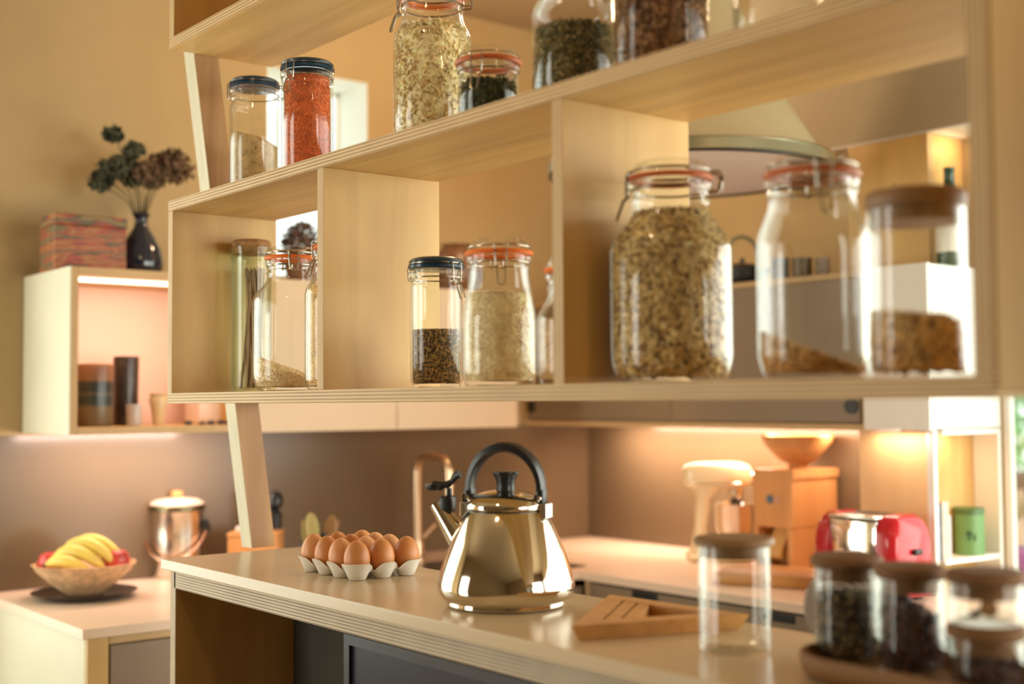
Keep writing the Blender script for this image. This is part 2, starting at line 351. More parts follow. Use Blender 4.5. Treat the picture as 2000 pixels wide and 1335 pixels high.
mk('back_panel', box((XL+T, Y1-.01, Z4+.0215), (-1.42, Y1-.001, 2.47)), PX, su, False)
def leg(x0, x1, yb, yt, zb, zt, wd):
    V = [(x0, yb, zb), (x1, yb, zb), (x1, yb+wd, zb), (x0, yb+wd, zb), (x0, yt, zt), (x1, yt, zt), (x1, yt+wd, zt), (x0, yt+wd, zt)]
    Fc = [[3, 2, 1, 0], [4, 5, 6, 7], [0, 1, 5, 4], [1, 2, 6, 5], [2, 3, 7, 6], [3, 0, 4, 7]]
    return V, Fc, [0, 0, 1, 0, 1, 0]
o = mk('leg', leg(-2.474, -2.429, 1.2435, 1.085, 1.1014, 2.30, .054), [WALNUT, PALEE], su, False)
o['label'] = 'leaning warm timber leg with pale front edge'

# ------------------------------------------------------------------ bar (breakfast counter)
ZB = 1.1014
tag(mk('worktop', box((-2.385, 1.026, ZB-.020), (-.15, 1.335, ZB), .002), [WTOP], None, False), 'long pale laminate bar worktop carrying the eggs and kettle', 'worktop')
bar = thing('bar_cabinet', 'birch plywood open bar cabinet under the pale worktop', 'cabinet')
ZK = ZB-.0205
board('top_panel', (-2.366, 1.045, ZK-.036), (-.16, 1.32, ZK), bar, 0, fine=True)
board('side_panel', (-2.394+.012, 1.045, 0), (-2.394+.036, 1.32, ZK-.0005), bar, 2, fine=True)
board('side_panel', (-.19, 1.045, 0), (-.16, 1.32, ZK-.036), bar, 2)
mk('back_panel', box((-2.36, 1.302, .02), (-.19, 1.318, ZK-.037)), DARKP, bar, False)  # near-black sheet stands in for the unlit void behind
board('base_panel', (-2.358, 1.046, .05), (-.19, 1.30, .07), bar, 0)
fr = thing('wine_fridge', 'glass-fronted appliance, blue reflection in its colour, with black frame under the bar worktop', 'fridge')
x0, x1, zt, yf = -1.80, -.95, 1.030, 1.085
mk('housing', box((x0, yf+.02, .071), (x1, 1.295, zt)), BLACK, fr, False)
mk('door_frame', join(box((x0, yf, .07), (x0+.016, yf+.019, zt)), box((x1-.016, yf, .07), (x1, yf+.019, zt)), box((x0+.016, yf, zt-.016), (x1-.016, yf+.019, zt)), box((x0+.016, yf, .07), (x1-.016, yf+.019, .09))), M('black_metal_frame', (.035, .035, .045), .35), fr, False)
mk('glass_door', box((x0+.016, yf+.006, .09), (x1-.016, yf+.018, zt-.016)), SCREEN, fr, False)

# plywood cupboard at the right edge
cb = thing('plywood_cupboard', 'tall plywood cupboard front beside the right upright of the shelving', 'cupboard')
board('door', (-.622, 1.05, 1.407), (-.12, 1.07, 2.7), cb, 2)
board('side_panel', (-.622, 1.0705, 1.407), (-.602, 1.288, 2.7), cb, 2)
board('base_panel', (-.60, 1.0705, 1.407), (-.12, 1.288, 1.427), cb, 0)

# ------------------------------------------------------------------ kitchen, left run
ZT = .90
LY0, LXF, BYF = 1.045, -2.85, 2.525
ktop = [(XW, LY0), (LXF, LY0), (LXF, BYF), (-1.20, BYF), (-1.20, YW-.001), (XW, YW-.001)]
V = [(x, y, ZT-.022) for x, y in ktop]+[(x, y, ZT) for x, y in ktop]; n = 6
tag(mk('worktop', (V, [[5, 4, 3, 2, 1, 0], [6, 7, 8, 11], [8, 9, 10, 11]]+[[i, (i+1) % n, n+(i+1) % n, n+i] for i in range(n)]), M('cream_worktop', (.80, .62, .47), .35, var=.03), None, False),
    'L-shaped cream kitchen worktop under the fruit bowl and mixer', 'worktop')
lc = thing('base_cabinet', 'kitchen base cabinet with taupe doors and pale end panel, under the fruit bowl', 'cabinet')
mk('end_panel', box((XW+.002, LY0+.012, 0), (LXF-.021, LY0+.030, ZT-.023)), PALE, lc, False)
board('side_panel', (LXF-.0205, LY0+.012, 0), (LXF-.002, LY0+.060, ZT-.023), lc, 2)
y = LY0+.063
board('rail', (LXF-.030, y, ZT-.040), (LXF-.006, 2.50, ZT-.023), lc, 1)
for i in range(3):
    d = mk('door', box((LXF-.022, y+.002, .12), (LXF-.004, y+.475, ZT-.043), .001), TAUPE, lc, False); y += .479
mk('carcass', box((XW+.002, LY0+.031, .0), (LXF-.031, 2.50, ZT-.023)), DARKP, lc, False)
bc = thing('base_cabinet', 'kitchen base cabinet with taupe doors below the mixer and toaster', 'cabinet')
x = LXF+.012
mk('carcass', box((LXF+.01, BYF+.032, 0), (-1.22, YW-.002, ZT-.023)), DARKP, bc, False)
for i in range(3):
    board('stile', (x, BYF+.008, 0), (x+.018, BYF+.031, ZT-.023), bc, 2); x += .019
    d = mk('door', box((x+.001, BYF+.010, .12), (x+.455, BYF+.028, ZT-.030), .001), TAUPE, bc, False)
    mk('finger_slot', box((x+.23-.05, BYF+.006, ZT-.052), (x+.23+.05, BYF+.0115, ZT-.031), .002), BLACK, d, False); x += .457
board('stile', (x, BYF+.008, 0), (x+.018, BYF+.031, ZT-.023), bc, 2)
mk('trim_2', join(box((XW+.001, LY0, ZT+.001), (XW+.008, YW-.009, 1.318)), box((XW+.009, YW-.008, ZT+.001), (-2.215, YW-.001, 1.318))), SPLASH, None, False)['kind'] = 'structure'

# open lit wall cabinet
ob = thing('wall_cabinet', 'open lit plywood wall cabinet showing pottery, left of the shelving', 'cabinet')
xf0, ya, yb, za, zb = -3.22, 1.14, 1.66, 1.325, 1.752
mk('side_panel', box((XW+.002, ya, za), (xf0-.001, ya+.004, zb)), PALE, ob, False)
board('side_panel', (XW+.002, ya+.0042, za), (xf0, ya+.022, zb), ob, 2)
board('side_panel', (XW+.002, yb-.02, za), (xf0, yb, zb), ob, 2)
board('top_panel', (XW+.002, ya+.0222, zb-.02), (xf0, yb-.0202, zb), ob, 1)
board('base_panel', (XW+.002, ya+.0222, za), (xf0, yb-.0202, za+.018), ob, 1)
mk('back_panel', box((XW+.003, ya+.023, za+.018), (XW+.010, yb-.0202, zb-.02)), M('pink_cream_back', (.80, .56, .45), .6, var=.02), ob, False)
mk('light_strip', box((xf0-.09, ya+.03, zb-.030), (xf0-.070, yb-.03, zb-.0205)), M('led_diffuser', (1, .84, .66), .5, emit=2.5, var=0), ob, False)
cc = thing('wall_cabinet', 'closed cream wall cabinet with two doors, behind the leaning leg', 'cabinet')
mk('carcass', box((XW+.002, 1.662, za), (-3.24, 2.59, zb)), CREAM, cc, False)
for a in (1.664, 2.128):
    mk('door', box((-3.239, a, za-.004), (-3.221, a+.461, zb), .001), CREAM, cc, False)
# grey wall cabinet on the back wall
gc = thing('wall_cabinet', 'long taupe wall cabinet with round black finger holes above the mixer', 'cabinet')
board('base_panel', (-3.575, 2.902, 1.318), (-2.105, YW-.002, 1.336), gc, 0)
board('top_panel', (-3.575, 2.902, 1.735), (-2.105, YW-.002, 1.752), gc, 0)
board('side_panel', (-3.575, 2.902, 1.3362), (-3.556, YW-.002, 1.7348), gc, 2)
board('side_panel', (-2.121, 2.902, 1.3362), (-2.105, YW-.002, 1.7348), gc, 2)
for a, b, hx in ((-3.553, -2.84, -3.525), (-2.837, -2.124, -2.152)):
    d = mk('door', box((a, 2.898, 1.339), (b, 2.916, 1.733), .001), TAUPE, gc, False)
    mk('finger_hole', xf(lathe([(0, 0), (.022, 0), (.022, .004), (0, .004)], 24), Matrix.Translation((hx, 2.8975, 1.385)) @ Matrix.Rotation(PI/2, 4, 'X')), BLACK, d)
# white end cabinet
wc = thing('wall_cabinet', 'white wall cabinet at the right end of the back wall, above the toaster', 'cabinet')
mk('carcass', box((-2.103, 2.902, 1.325), (-1.902, YW-.002, 1.752), .001), WHITE, wc, False)
mk('door', box((-2.103, 2.884, 1.322), (-1.902, 2.900, 1.754), .001), WHITE, wc, False)
# upper plywood box and light shade
ub = thing('wall_box', 'plywood box on top of the white end cabinet, under the bulkhead', 'cabinet')
board('front_panel', (-2.263, 3.05, 1.7535), (-2.0, 3.066, 2.128), ub, 2)
board('side_panel', (-2.016, 3.0665, 1.7535), (-2.0, YW-.002, 2.128), ub, 2)
board('side_panel', (-2.263, 3.0665, 1.7535), (-2.247, YW-.002, 2.128), ub, 2)
# side-facing niche unit with books
nu = thing('niche_unit', 'plywood niche unit with white edges holding books and a tin, right of the toaster', 'shelf')
board('front_panel', (-2.150, 2.925, ZT+.001), (-1.9225, 2.940, 1.3165), nu, 2, face=wood('niche_wood', (.66, .40, .18), (.78, .50, .25), 2, cross=9))
mk('side_panel', box((-1.922, 2.898, ZT+.001), (-1.902, 2.914, 1.322)), WHITE, nu, False)
mk('side_panel', box((-2.08, YW-.02, ZT+.001), (-1.902, YW-.003, 1.322)), WHITE, nu, False)
mk('back_panel', box((-1.99, 2.942, ZT+.001), (-1.975, YW-.021, 1.3165)), PZ, nu, False)
mk('shelf', box((-1.974, 2.941, .972), (-1.902, YW-.021, .986)), WHITE, nu, False)
mk('top_panel', box((-1.974, 2.941, 1.308), (-1.902, YW-.021, 1.3215)), WHITE, nu, False)

# extractor hood: large white cone hanging over the back counter
hood = thing('extractor_hood', 'large cream cone-shaped extractor hood hanging from the ceiling over the back counter', 'hood', (-2.368, 2.5, 2.0))
R0 = .379
hp = [(R0-.006, .031)]+[(R0-.02-.27*t+.035*math.sin(PI*t)*-1, .03+.60*t) for t in [i/12 for i in range(13)]]+[(.085, .66), (.085, ZC-2.001)]
mk('cone', lathe(hp, 64), M('hood_cream', (.52, .43, .25), .38, var=.02), hood)
mk('rim', lathe([(R0-.022, .031), (R0-.004, .036), (R0+.003, .036), (R0+.004, .033), (R0, .031)], 64), CHROME, hood)
mk('outer_band', lathe([(R0, .0308), (R0+.001, .006), (R0-.004, .0045)], 64), M('olive_steel_band', (.30, .28, .17), .3, .6), hood)
mk('inner_band', lathe([(R0-.0045, .0044), (R0-.008, 0), (R0-.020, .002), (R0-.034, .003)], 64), BLACK, hood)
mk('underside', lathe([(R0-.0335, .0035), (R0-.06, .008), (0, .022)], 64), M('hood_underside', (.70, .60, .56), .5, var=.02), hood)

# ------------------------------------------------------------------ jars
def smooth_prof(p, k=5):
    out = []
    for i in range(len(p)-1):
        p0 = p[max(i-1, 0)]; p1 = p[i]; p2 = p[i+1]; p3 = p[min(i+2, len(p)-1)]
        for j in range(k):
            t = j/k; out.append(tuple(.5*((2*p1[c])+(-p0[c]+p2[c])*t+(2*p0[c]-5*p1[c]+4*p2[c]-p3[c])*t*t+(-p0[c]+3*p1[c]-3*p2[c]+p3[c])*t**3) for c in (0, 1)))
    return out+[p[-1]]
def rfun(prof):
    zs = np.array([z for r, z in prof]); rs = np.array([r for r, z in prof]); o = np.argsort(zs)
    zs, rs = zs[o], rs[o]
    return lambda z: np.interp(z, zs, rs)
def clip_jar(label, c, R, H, rn, sh, nk, ang, lid='glass', group='glass storage jars', seal=ORANGE, gl=None, lever=True, flat=False, br=None):
    """clip-top jar. sh: height where the shoulder starts, nk: where the neck starts; ang: azimuth of the clasp"""
    gl = gl or GLASS
    root = thing('clip_top_jar', label, 'jar', c, ang, group)
    Hl = H-(.022 if lid == 'glass' else .020); b = br or R*(.45 if R > .06 else .34)
    body = [(R-b*.75, .0), (R-b*.3, b*.12), (R-.003, b*.55), (R, b)]
    sho = [(R, sh)]+[(rn+(R-rn)*(.5+.5*math.cos(PI*t)), sh+(nk-sh)*t) for t in (.2, .4, .6, .8, 1)]
    side = smooth_prof(body, 3)+sho
    necks = [(rn, nk+.002), (rn+.003, nk+.005), (rn, nk+.009), (rn, Hl-.012), (rn+.004, Hl-.009), (rn+.004, Hl-.003), (rn+.001, Hl)]
    th = .0035
    inner = [(rn-.004, Hl), (rn-.005, Hl-.01)]+[(max(r-th, .001), z) for r, z in reversed(sho)]+[(R-th, b), (R-th-.004, b*.6), (R-b*.7, .009), (0, .007)]
    outer = [(0, .003), (R-b*1.1, .003)]+side+necks
    mk('glass_body', lathe(outer+inner, 56), gl, root, sharp=60)
    if lid == 'glass':
        lp = [(0, H-.005), (rn*.62, H-.004), (rn*.70, H), (rn*.86, H), (rn*.93, H-.003), (rn*.97, H-.010), (rn+.002, Hl+.010), (rn+.003, Hl+.006), (rn, Hl+.0045), (rn*.8, Hl+.004), (0, Hl+.006)]
        mk('lid', lathe(lp, 56), gl, root, sharp=50)
        mk('seal', lathe([(rn-.004, Hl-.0005), (rn+.005, Hl-.001), (rn+.0070, Hl+.002), (rn+.005, Hl+.0052), (rn-.004, Hl+.0045), (rn-.004, Hl+.0005)], 56), seal, root)
    else:
        lp = [(0, H-.001), (rn*.80, H), (rn*.96, H-.002), (rn+.003, H-.006), (rn+.002, H-.009), (rn, H-.0105), (rn+.0045, H-.013), (rn+.0045, H-.017), (rn+.001, Hl+.001), (0, Hl+.001)]
        mk('lid', lathe(lp, 56), BLUE, root, sharp=50)
    zl = Hl+.0105 if lid == 'glass' else H-.0100
    zr = Hl-.0125; w = .0011 if R < .06 else .0017
    parts = [ring(rn+.0022, zl, w), ring(rn+.0015, zr, w)]
    q = rn+.006
    for s in (-1, 1):      # front clasp
        yy = s*.0085
        parts.append(tube([(rn+.001, yy*1.3, zl), (q, yy, zl-.001), (q+.001, yy, zl-.012), (q+.001, yy*.9, zr-.004), (q-.001, yy*.7, zr-.009)], w, 6))
    parts.append(tube([(q-.001, -.009, zr-.009), (q+.002, 0, zr-.011), (q-.001, .009, zr-.009)], w, 6))
    if lever:
        L = .034
        parts.append(tube([(q-.002, -.0065, zr-.006), (q+.006, -.006, zr-.014), (q+.013, -.005, zr-L), (q+.014, 0, zr-L-.003), (q+.013, .005, zr-L), (q+.006, .006, zr-.014), (q-.002, .0065, zr-.006)], w*1.1, 6))
    mk('wire_clasp', join(*parts), WIRE, root)
    hp_ = []
    for s in (-1, 1):
        yy = s*.011
        hp_.append(tube([(-rn, yy, zl), (-q-.007, yy*.9, zl), (-q-.011, yy*.8, zl-.006), (-q-.009, yy*.8, zr), (-q-.002, yy*.8, zr-.002), (-rn, yy, zr)], w*1.1, 6))
    hp_.append(tube([(-q-.010, -.009, zl-.010), (-q-.010, .009, zl-.010)], w*2.0, 8))
    mk('wire_hinge', join(*hp_), WIRE, root)
    ip = rfun([(r-th, z) for r, z in side])
    return root, ip
def plug_jar(label, c, R, H, lid_m, group, lidR=None, lidh=.018, gl=None, name='lidded_glass_jar', th=.0025, lip=0, dome=False):
    """straight glass canister with a wooden or cork stopper lid"""
    gl = gl or GLASS; lidR = lidR or R+.003
    root = thing(name, label, 'jar', c, .3, group); Hg = H-lidh
    pr = smooth_prof([(0, 0), (R*.86, .0005), (R-.001, .006), (R, .014)], 3)+[(R, Hg-.02)]
    if lip: pr += [(R, Hg-.030), (R+lip, Hg-.026), (R+lip, Hg-.022), (R, Hg-.018), (R, Hg-.012), (R+lip, Hg-.008), (R+lip, Hg-.001)]
    pr += [(R, Hg), (R-th, Hg), (R-th, .014), (R-th-.003, .009), (0, .006)]
    mk('glass_body', lathe(pr, 56), gl, root, sharp=60)
    lp = [(0, Hg-.014), (R-th-.001, Hg-.014), (R-th-.001, Hg+.0003), (lidR-.002, Hg+.0005), (lidR, Hg+.004), (lidR, H-.004), (lidR-.003, H-.0005), (lidR*.9, H), (lidR*.5, H-.001 if not dome else H-.004), (0, H-.0015 if not dome else H-.006)]
    mk('lid', lathe(lp, 56), lid_m, root, sharp=50)
    ip = lambda z: np.minimum(R-th, R-th-.004+z*.3)
    return root, ip

# fillings: a body of stuff plus its visible grains
OCT = np.array([(1, 0, 0), (-1, 0, 0), (0, 1, 0), (0, -1, 0), (0, 0, 1), (0, 0, -1)], float)
OCF = np.array([(0, 2, 4), (2, 1, 4), (1, 3, 4), (3, 0, 4), (2, 0, 5), (1, 2, 5), (3, 1, 5), (0, 3, 5)])
def fill(name, label, cat, c, rf, z0, h, mats, n, size, slope=(0, 0), gap=.0012, mound=0, rough_top=0, group=None, aniso=True, weights=None, topfrac=.3):
    """mats: grain materials, the first also colours the packed body; h: fill height at the centre; slope: rise per metre"""
    def top(x, y): return h+slope[0]*x+slope[1]*y-mound*np.hypot(x, y)
    na, nj, nr = 40, 12, 6; V, Fc = [], []
    V.append((0, 0, z0))
    for j in range(nj+1):
        for i in range(na):
            a = 2*PI*i/na; z = h; 
            for _ in range(3):
                r = float(rf(z))-gap; z = float(top(r*math.cos(a), r*math.sin(a)))
            z = max(z, z0+.002); zz = z0+(z-z0)*j/nj; r = float(rf(zz))-gap; V.append((r*math.cos(a), r*math.sin(a), zz))
    for k in range(1, nr):
        for i in range(na):
            a = 2*PI*i/na; v = V[1+nj*na+i]; s = 1-k/nr; x, y = v[0]*s, v[1]*s
            V.append((x, y, max(z0+.002, float(top(x, y)))+random.uniform(-1, 1)*rough_top*.5))
    V.append((0, 0, max(z0+.002, float(top(0, 0)))))
    for i in range(na):
        k = (i+1) % na; Fc.append([0, 1+k, 1+i])
        for j in range(nj+nr-1): Fc.append([1+j*na+i, 1+j*na+k, 1+(j+1)*na+k, 1+(j+1)*na+i])
        Fc.append([1+(nj+nr-1)*na+i, 1+(nj+nr-1)*na+k, len(V)-1])
    nv = len(V)
    # grains on the glass side and on the top
    nt = int(n*topfrac); ns = n-nt
    a = rng.random(ns)*2*PI; u = rng.random(ns)
    rr = rf(np.full(ns, h))-gap; ztop = top(rr*np.cos(a), rr*np.sin(a)); ztop = np.maximum(ztop, z0+.003)
    z = z0+.001+(ztop-z0)*u; r = rf(z)-gap
    P = np.stack([r*np.cos(a), r*np.sin(a), z], 1)
    rt = np.sqrt(rng.random(nt))*(float(rf(h))-gap); at_ = rng.random(nt)*2*PI
    x, y = rt*np.cos(at_), rt*np.sin(at_); zt = top(x, y)+rng.random(nt)*rough_top
    keep = zt > z0+.002; Pt = np.stack([x, y, zt], 1)[keep]
    P = np.concatenate([P, Pt]); N = len(P)
    q = rng.normal(size=(N, 4)); q /= np.linalg.norm(q, axis=1, keepdims=True); w_, i_, j_, k_ = q.T
    Rm = np.stack([1-2*(j_*j_+k_*k_), 2*(i_*j_-k_*w_), 2*(i_*k_+j_*w_), 2*(i_*j_+k_*w_), 1-2*(i_*i_+k_*k_), 2*(j_*k_-i_*w_), 2*(i_*k_-j_*w_), 2*(j_*k_+i_*w_), 1-2*(i_*i_+j_*j_)], 1).reshape(N, 3, 3)
    sz = np.array(size)[None]*(0.7+.6*rng.random((N, 1)))
    loc = OCT[None]*sz[:, None, :]; G = np.einsum('nab,nkb->nka', Rm, loc)
    # keep grains inside the glass
    rad = np.hypot(P[:, 0], P[:, 1]); ext = np.abs(G[:, :, :2]).max(axis=(1, 2))*.8
    sc = np.where(rad > 1e-5, np.minimum(1, (rf(P[:, 2])+.0005-ext)/np.maximum(rad, 1e-5)), 1); P[:, :2] *= sc[:, None]
    G = (G+P[:, None, :]).reshape(-1, 3)
    F2 = (OCF[None]+(np.arange(N)*6)[:, None, None]+nv).reshape(-1, 3)
    mi = rng.choice(len(mats), N, p=weights)
    allV = V+G.tolist(); allF = Fc+F2.tolist(); MI = [0]*len(Fc)+np.repeat(mi, 8).tolist()
    me = bpy.data.meshes.new(name); me.from_pydata(allV, [], allF)
    for m in mats: me.materials.append(m)
    me.polygons.foreach_set('material_index', MI); me.update()
    o = link(name, me, None, c); tag(o, label, cat, group, 'stuff'); return o

def spot(pxl, pxr, pyt, Y, zs):
    """centre on the shelf, radius and height from the outline in the photograph, for an object standing at depth Y"""
    P, t = at((pxl+pxr)/2, pyt, Y=Y); P2, _ = at((pxl+pxr)/2, 800, Y=Y)
    return Vector((P.x, Y, zs)), (pxr-pxl)/2*t/FPX, P.z-zs, t
def C(name, col, var=.2, rough=.7): return M(name, col, rough, var=var, scale=(70, 70, 70))
def camang(c, off=0):
    """azimuth from c towards the camera plus an offset"""
    return math.atan2(-c.y, -c.x)+off
GJ = 'glass jars on the bottom shelf'; GM = 'glass jars on the middle shelf'; zS = Z1+.0002; zM = Z3+.0002

# bottom shelf, left bay
c, r, h, t = spot(453, 530, 470, 1.205, zS)
root, ip = plug_jar('tall greenish jar with a cork lid holding spaghetti, left bay of the bottom shelf', c, r, h, CORK, GJ, lidR=r*.97, lidh=.014, gl=GGLASS, name='cork_lidded_jar', lip=.002)
sp_m = M('brown_spaghetti', (.34, .17, .06), .5, var=.2); parts = []
for i in range(70):
    a0 = random.random()*2*PI; r0 = random.random()**.5*r*.50; a1 = random.random()*2*PI; r1 = random.random()**.5*r*.50
    parts.append(tube([(.012+r0*math.cos(a0), r0*math.sin(a0)-.003, .010), (.010+r1*math.cos(a1), r1*math.sin(a1), h*random.uniform(.78, .82))], .0013, 5))
for i in range(8):
    s = random.uniform(-.3, .8); parts.append(tube([(-r*.72*math.cos(s), -r*.7*math.sin(s), .010), (r*.2*random.random(), .3*r*random.uniform(-1, 1), h*random.uniform(.5, .75))], .0009, 5))
tag(mk('spaghetti', join(*parts), sp_m, None, True, c+Vector((.004, 0, 0))), 'brown spaghetti standing inside the cork-lidded jar', 'pasta', kind='stuff')
c, r, h, t = spot(494, 642, 484, 1.165, zS)
root, ip = clip_jar('round-shouldered clip jar, low sloping rice, in front of the cork-lidded jar', c, r, h, r*.60, h*.62, h*.80, camang(c, .12), group=GJ, lever=False)
RICE = [C('rice_a', (.90, .68, .40)), C('rice_b', (.95, .80, .54)), C('rice_c', (.66, .44, .22))]
fill('rice', 'sloping heap of pale rice in the jar before the cork-lidded jar', 'rice', c, ip, .009, .040, RICE, 5000, (.0008, .0008, .0026), slope=(-.25, -.28))
cj = Vector((-1.897, 1.128, zS)); hj = at(615, 470, Y=1.128)[0].z-zS
root, ip = clip_jar('clip jar of golden grain half hidden by the first divider', cj, .053, hj, .036, hj*.62, hj*.78, camang(cj, -.95), group=GJ)
COUS = [C('couscous_a', (.78, .52, .22)), C('couscous_b', (.88, .64, .32)), C('couscous_c', (.50, .30, .10))]
fill('couscous', 'golden grain in the jar half hidden by the first divider', 'grain', cj, ip, .009, hj*.68, COUS, 5000, (.0009, .0009, .0011))
# middle bay
c, r, h, t = spot(798, 906, 504, 1.165, zS)
root, ip = clip_jar('straight jar with dark blue lid, half full of brown lentils', c, r*.95, h, r*.93, h*.78, h*.80, camang(c, .75), lid='blue', group=GJ, br=.012)
LEN = [C('lentil_a', (.10, .055, .018)), C('lentil_b', (.40, .22, .065)), C('lentil_c', (.05, .028, .012)), C('lentil_d', (.55, .34, .10))]
fill('lentils', 'dark brown lentils in the blue-lidded jar of the bottom shelf', 'lentils', c, ip, .008, h*.44, LEN, 6500, (.0022, .0022, .0014), gap=.002)
c, r, h, t = spot(901, 1048, 469, 1.150, zS)
root, ip = clip_jar('clip jar with bright orange seal, mostly full of white rice', c, r, h, r*.80, h*.42, h*.80, camang(c, .05), group=GJ)
fill('rice', 'white rice filling the jar with the bright orange seal', 'rice', c, ip, .009, h*.63, [C('white_rice_a', (.94, .76, .48)), C('white_rice_b', (.97, .84, .60)), C('white_rice_c', (.86, .64, .36))], 11000, (.0007, .0007, .0026), slope=(.0, -.02))
cj = Vector((-1.298, 1.140, zS)); hj = at(1065, 507, Y=1.14)[0].z-zS
root, ip = clip_jar('clip jar of pale grain mostly hidden behind the second divider', cj, .048, hj, .032, hj*.50, hj*.72, camang(cj, .6), group=GJ)
fill('barley', 'pale grain in the jar mostly hidden behind the second divider', 'grain', cj, ip, .009, hj*.50, [C('barley_a', (.62, .38, .16)), C('barley_b', (.80, .58, .32))], 2500, (.0016, .0016, .0022))
# right bay
c, r, h, t = spot(1190, 1426, 320, 1.165, zS)
root, ip = clip_jar('largest clip jar, full of muesli flakes, right bay of the bottom shelf', c, r, h, r*.625, h*.60, h*.80, camang(c, -1.45), group=GJ, seal=DORANGE)
MUE = [C('muesli_a', (.64, .45, .18)), C('muesli_b', (.84, .66, .33)), C('muesli_c', (.34, .20, .08)), C('muesli_d', (.13, .065, .035)), C('muesli_e', (.95, .78, .45))]
fill('muesli', 'brown and golden muesli flakes filling the largest jar', 'muesli', c, ip, .009, h*.76, MUE, 11000, (.0048, .0040, .0014), rough_top=.003, weights=[.20, .32, .17, .18, .13])
c, r, h, t = spot(1476, 1693, 309, 1.160, zS)
root, ip = clip_jar('large clip jar, nearly empty, beside the muesli jar', c, r, h, r*.76, h*.60, h*.82, camang(c, .25), group=GJ, seal=DORANGE)
OATM = [C('oat_a', (.62, .37, .13)), C('oat_b', (.78, .52, .22)), C('oat_c', (.34, .17, .06))]
fill('oats', 'low sloping heap of oats in the nearly empty large jar', 'oats', c, ip, .009, .030, OATM, 3200, (.0036, .0032, .0014), slope=(-.32, -.22), topfrac=.6)
mk('embossing', xf(join(tube([(0, 0, 0), (0, .010, .012), (0, .022, .018)], .0014, 6), tube([(0, .004, -.012), (0, .018, .002), (0, .030, .010)], .0014, 6), tube([(0, -.006, .0), (0, .004, -.012)], .0014, 6)),
     Matrix.Translation((r*.86*math.cos(1.05), r*.86*math.sin(1.05), h*.56)) @ rotz(1.05)), GLASS, root)
c, r, h, t = spot(1694, 1880, 374, 1.165, zS)
root, ip = plug_jar('wide straight glass jar with brown wooden lid, granola at the bottom', c, r, h, ACACIA, GJ, lidR=r*1.03, lidh=.020, dome=True)
GRA = [C('granola_a', (.58, .36, .13)), C('granola_b', (.76, .53, .23)), C('granola_c', (.16, .08, .045)), C('granola_d', (.74, .50, .24))]
fill('granola', 'chunky granola at the bottom of the wooden-lidded jar', 'granola', c, ip, .008, h*.285, GRA, 1900, (.0058, .0050, .0036), slope=(-.08, -.10), rough_top=.007, gap=.003, weights=[.4, .3, .12, .18])

# middle shelf (seen from below)
c, r, h, t = spot(448, 547, 156, 1.175, zM)
root, ip = clip_jar('shorter straight jar with dark blue lid, brown sugar inside', c, r*.97, h, r*.90, h*.76, h*.80, camang(c, -1.35), lid='blue', group=GM, br=.012, lever=False)
fill('brown_sugar', 'brown sugar in the shorter blue-lidded jar', 'sugar', c, ip, .008, h*.48, [C('sugar_a', (.52, .36, .15)), C('sugar_b', (.66, .48, .22)), C('sugar_c', (.28, .17, .06))], 5000, (.0010, .0010, .0011), slope=(-.1, -.30))
c, r, h, t = spot(549, 652, 121, 1.150, zM)
root, ip = clip_jar('taller straight jar with dark blue lid, full of red lentils', c, r*.97, h, r*.93, h*.76, h*.80, camang(c, -.65), lid='blue', group=GM, br=.012)
fill('red_lentils', 'orange red lentils in the taller blue-lidded jar', 'lentils', c, ip, .008, h*.86, [C('red_a', (.62, .13, .03)), C('red_b', (.92, .27, .06)), C('red_c', (.34, .06, .02))], 12000, (.0014, .0014, .0009), gap=.0025, weights=[.45, .35, .2])
c, r, h, t = spot(768, 920, 0, 1.16, zM)
root, ip = clip_jar('tall clip jar full of white coconut flakes on the middle shelf', c, r, h+.022, r*.76, h*.70, h*.90, camang(c, -1.7), group=GM)
FLK = [C('flake_a', (.92, .74, .42)), C('flake_b', (.96, .84, .54)), C('flake_c', (.72, .50, .24))]
fill('coconut_flakes', 'white coconut flakes in the tall jar on the middle shelf', 'coconut', c, ip, .009, h*.76, FLK, 4200, (.0062, .0040, .0005), rough_top=.010, gap=.003)
mk('embossed_arch', xf(tube([(0, .036*math.cos(a), .036*math.sin(a)) for a in [PI*i/14 for i in range(15)]], .0011, 6), Matrix.Translation((r*.985*math.cos(1.5), r*.985*math.sin(1.5), h*.62)) @ rotz(1.5)), GLASS, root)
c, r, h, t = spot(892, 1015, 99, 1.135, zM)
root, ip = clip_jar('short wide clip jar of dried green leaves with orange seal', c, r*.96, h, r*.93, h*.60, h*.64, camang(c, -.35), group=GM, seal=DORANGE, br=.012, lever=True)
HRB = [C('herb_a', (.030, .045, .018)), C('herb_b', (.075, .090, .032)), C('herb_c', (.13, .12, .05))]
fill('dried_leaves', 'dark dried leaves in the short wide jar', 'herbs', c, ip, .008, h*.50, HRB, 1800, (.0070, .0030, .0006), rough_top=.006, gap=.003)
c, r, h, t = spot(1038, 1200, -75, 1.15, zM)
root, ip = clip_jar('tall clip jar of mixed green seeds on the middle shelf', c, r, h, r*.74, h*.62, h*.80, camang(c, .8), group=GM)
fill('pumpkin_seeds', 'mixed green and brown seeds in the tall middle-shelf jar', 'seeds', c, ip, .009, h*.50, [C('seed_a', (.12, .105, .03)), C('seed_b', (.26, .19, .07)), C('seed_c', (.05, .05, .02)), C('seed_d', (.40, .30, .13))], 5200, (.0048, .0024, .0010), rough_top=.003, gap=.0025)
c, r, h, t = spot(1196, 1381, -90, 1.150, zM)
root, ip = plug_jar('wide straight glass jar of brown dried fruit, middle shelf', c, r, h, ACACIA, GM, lidR=r*1.03)
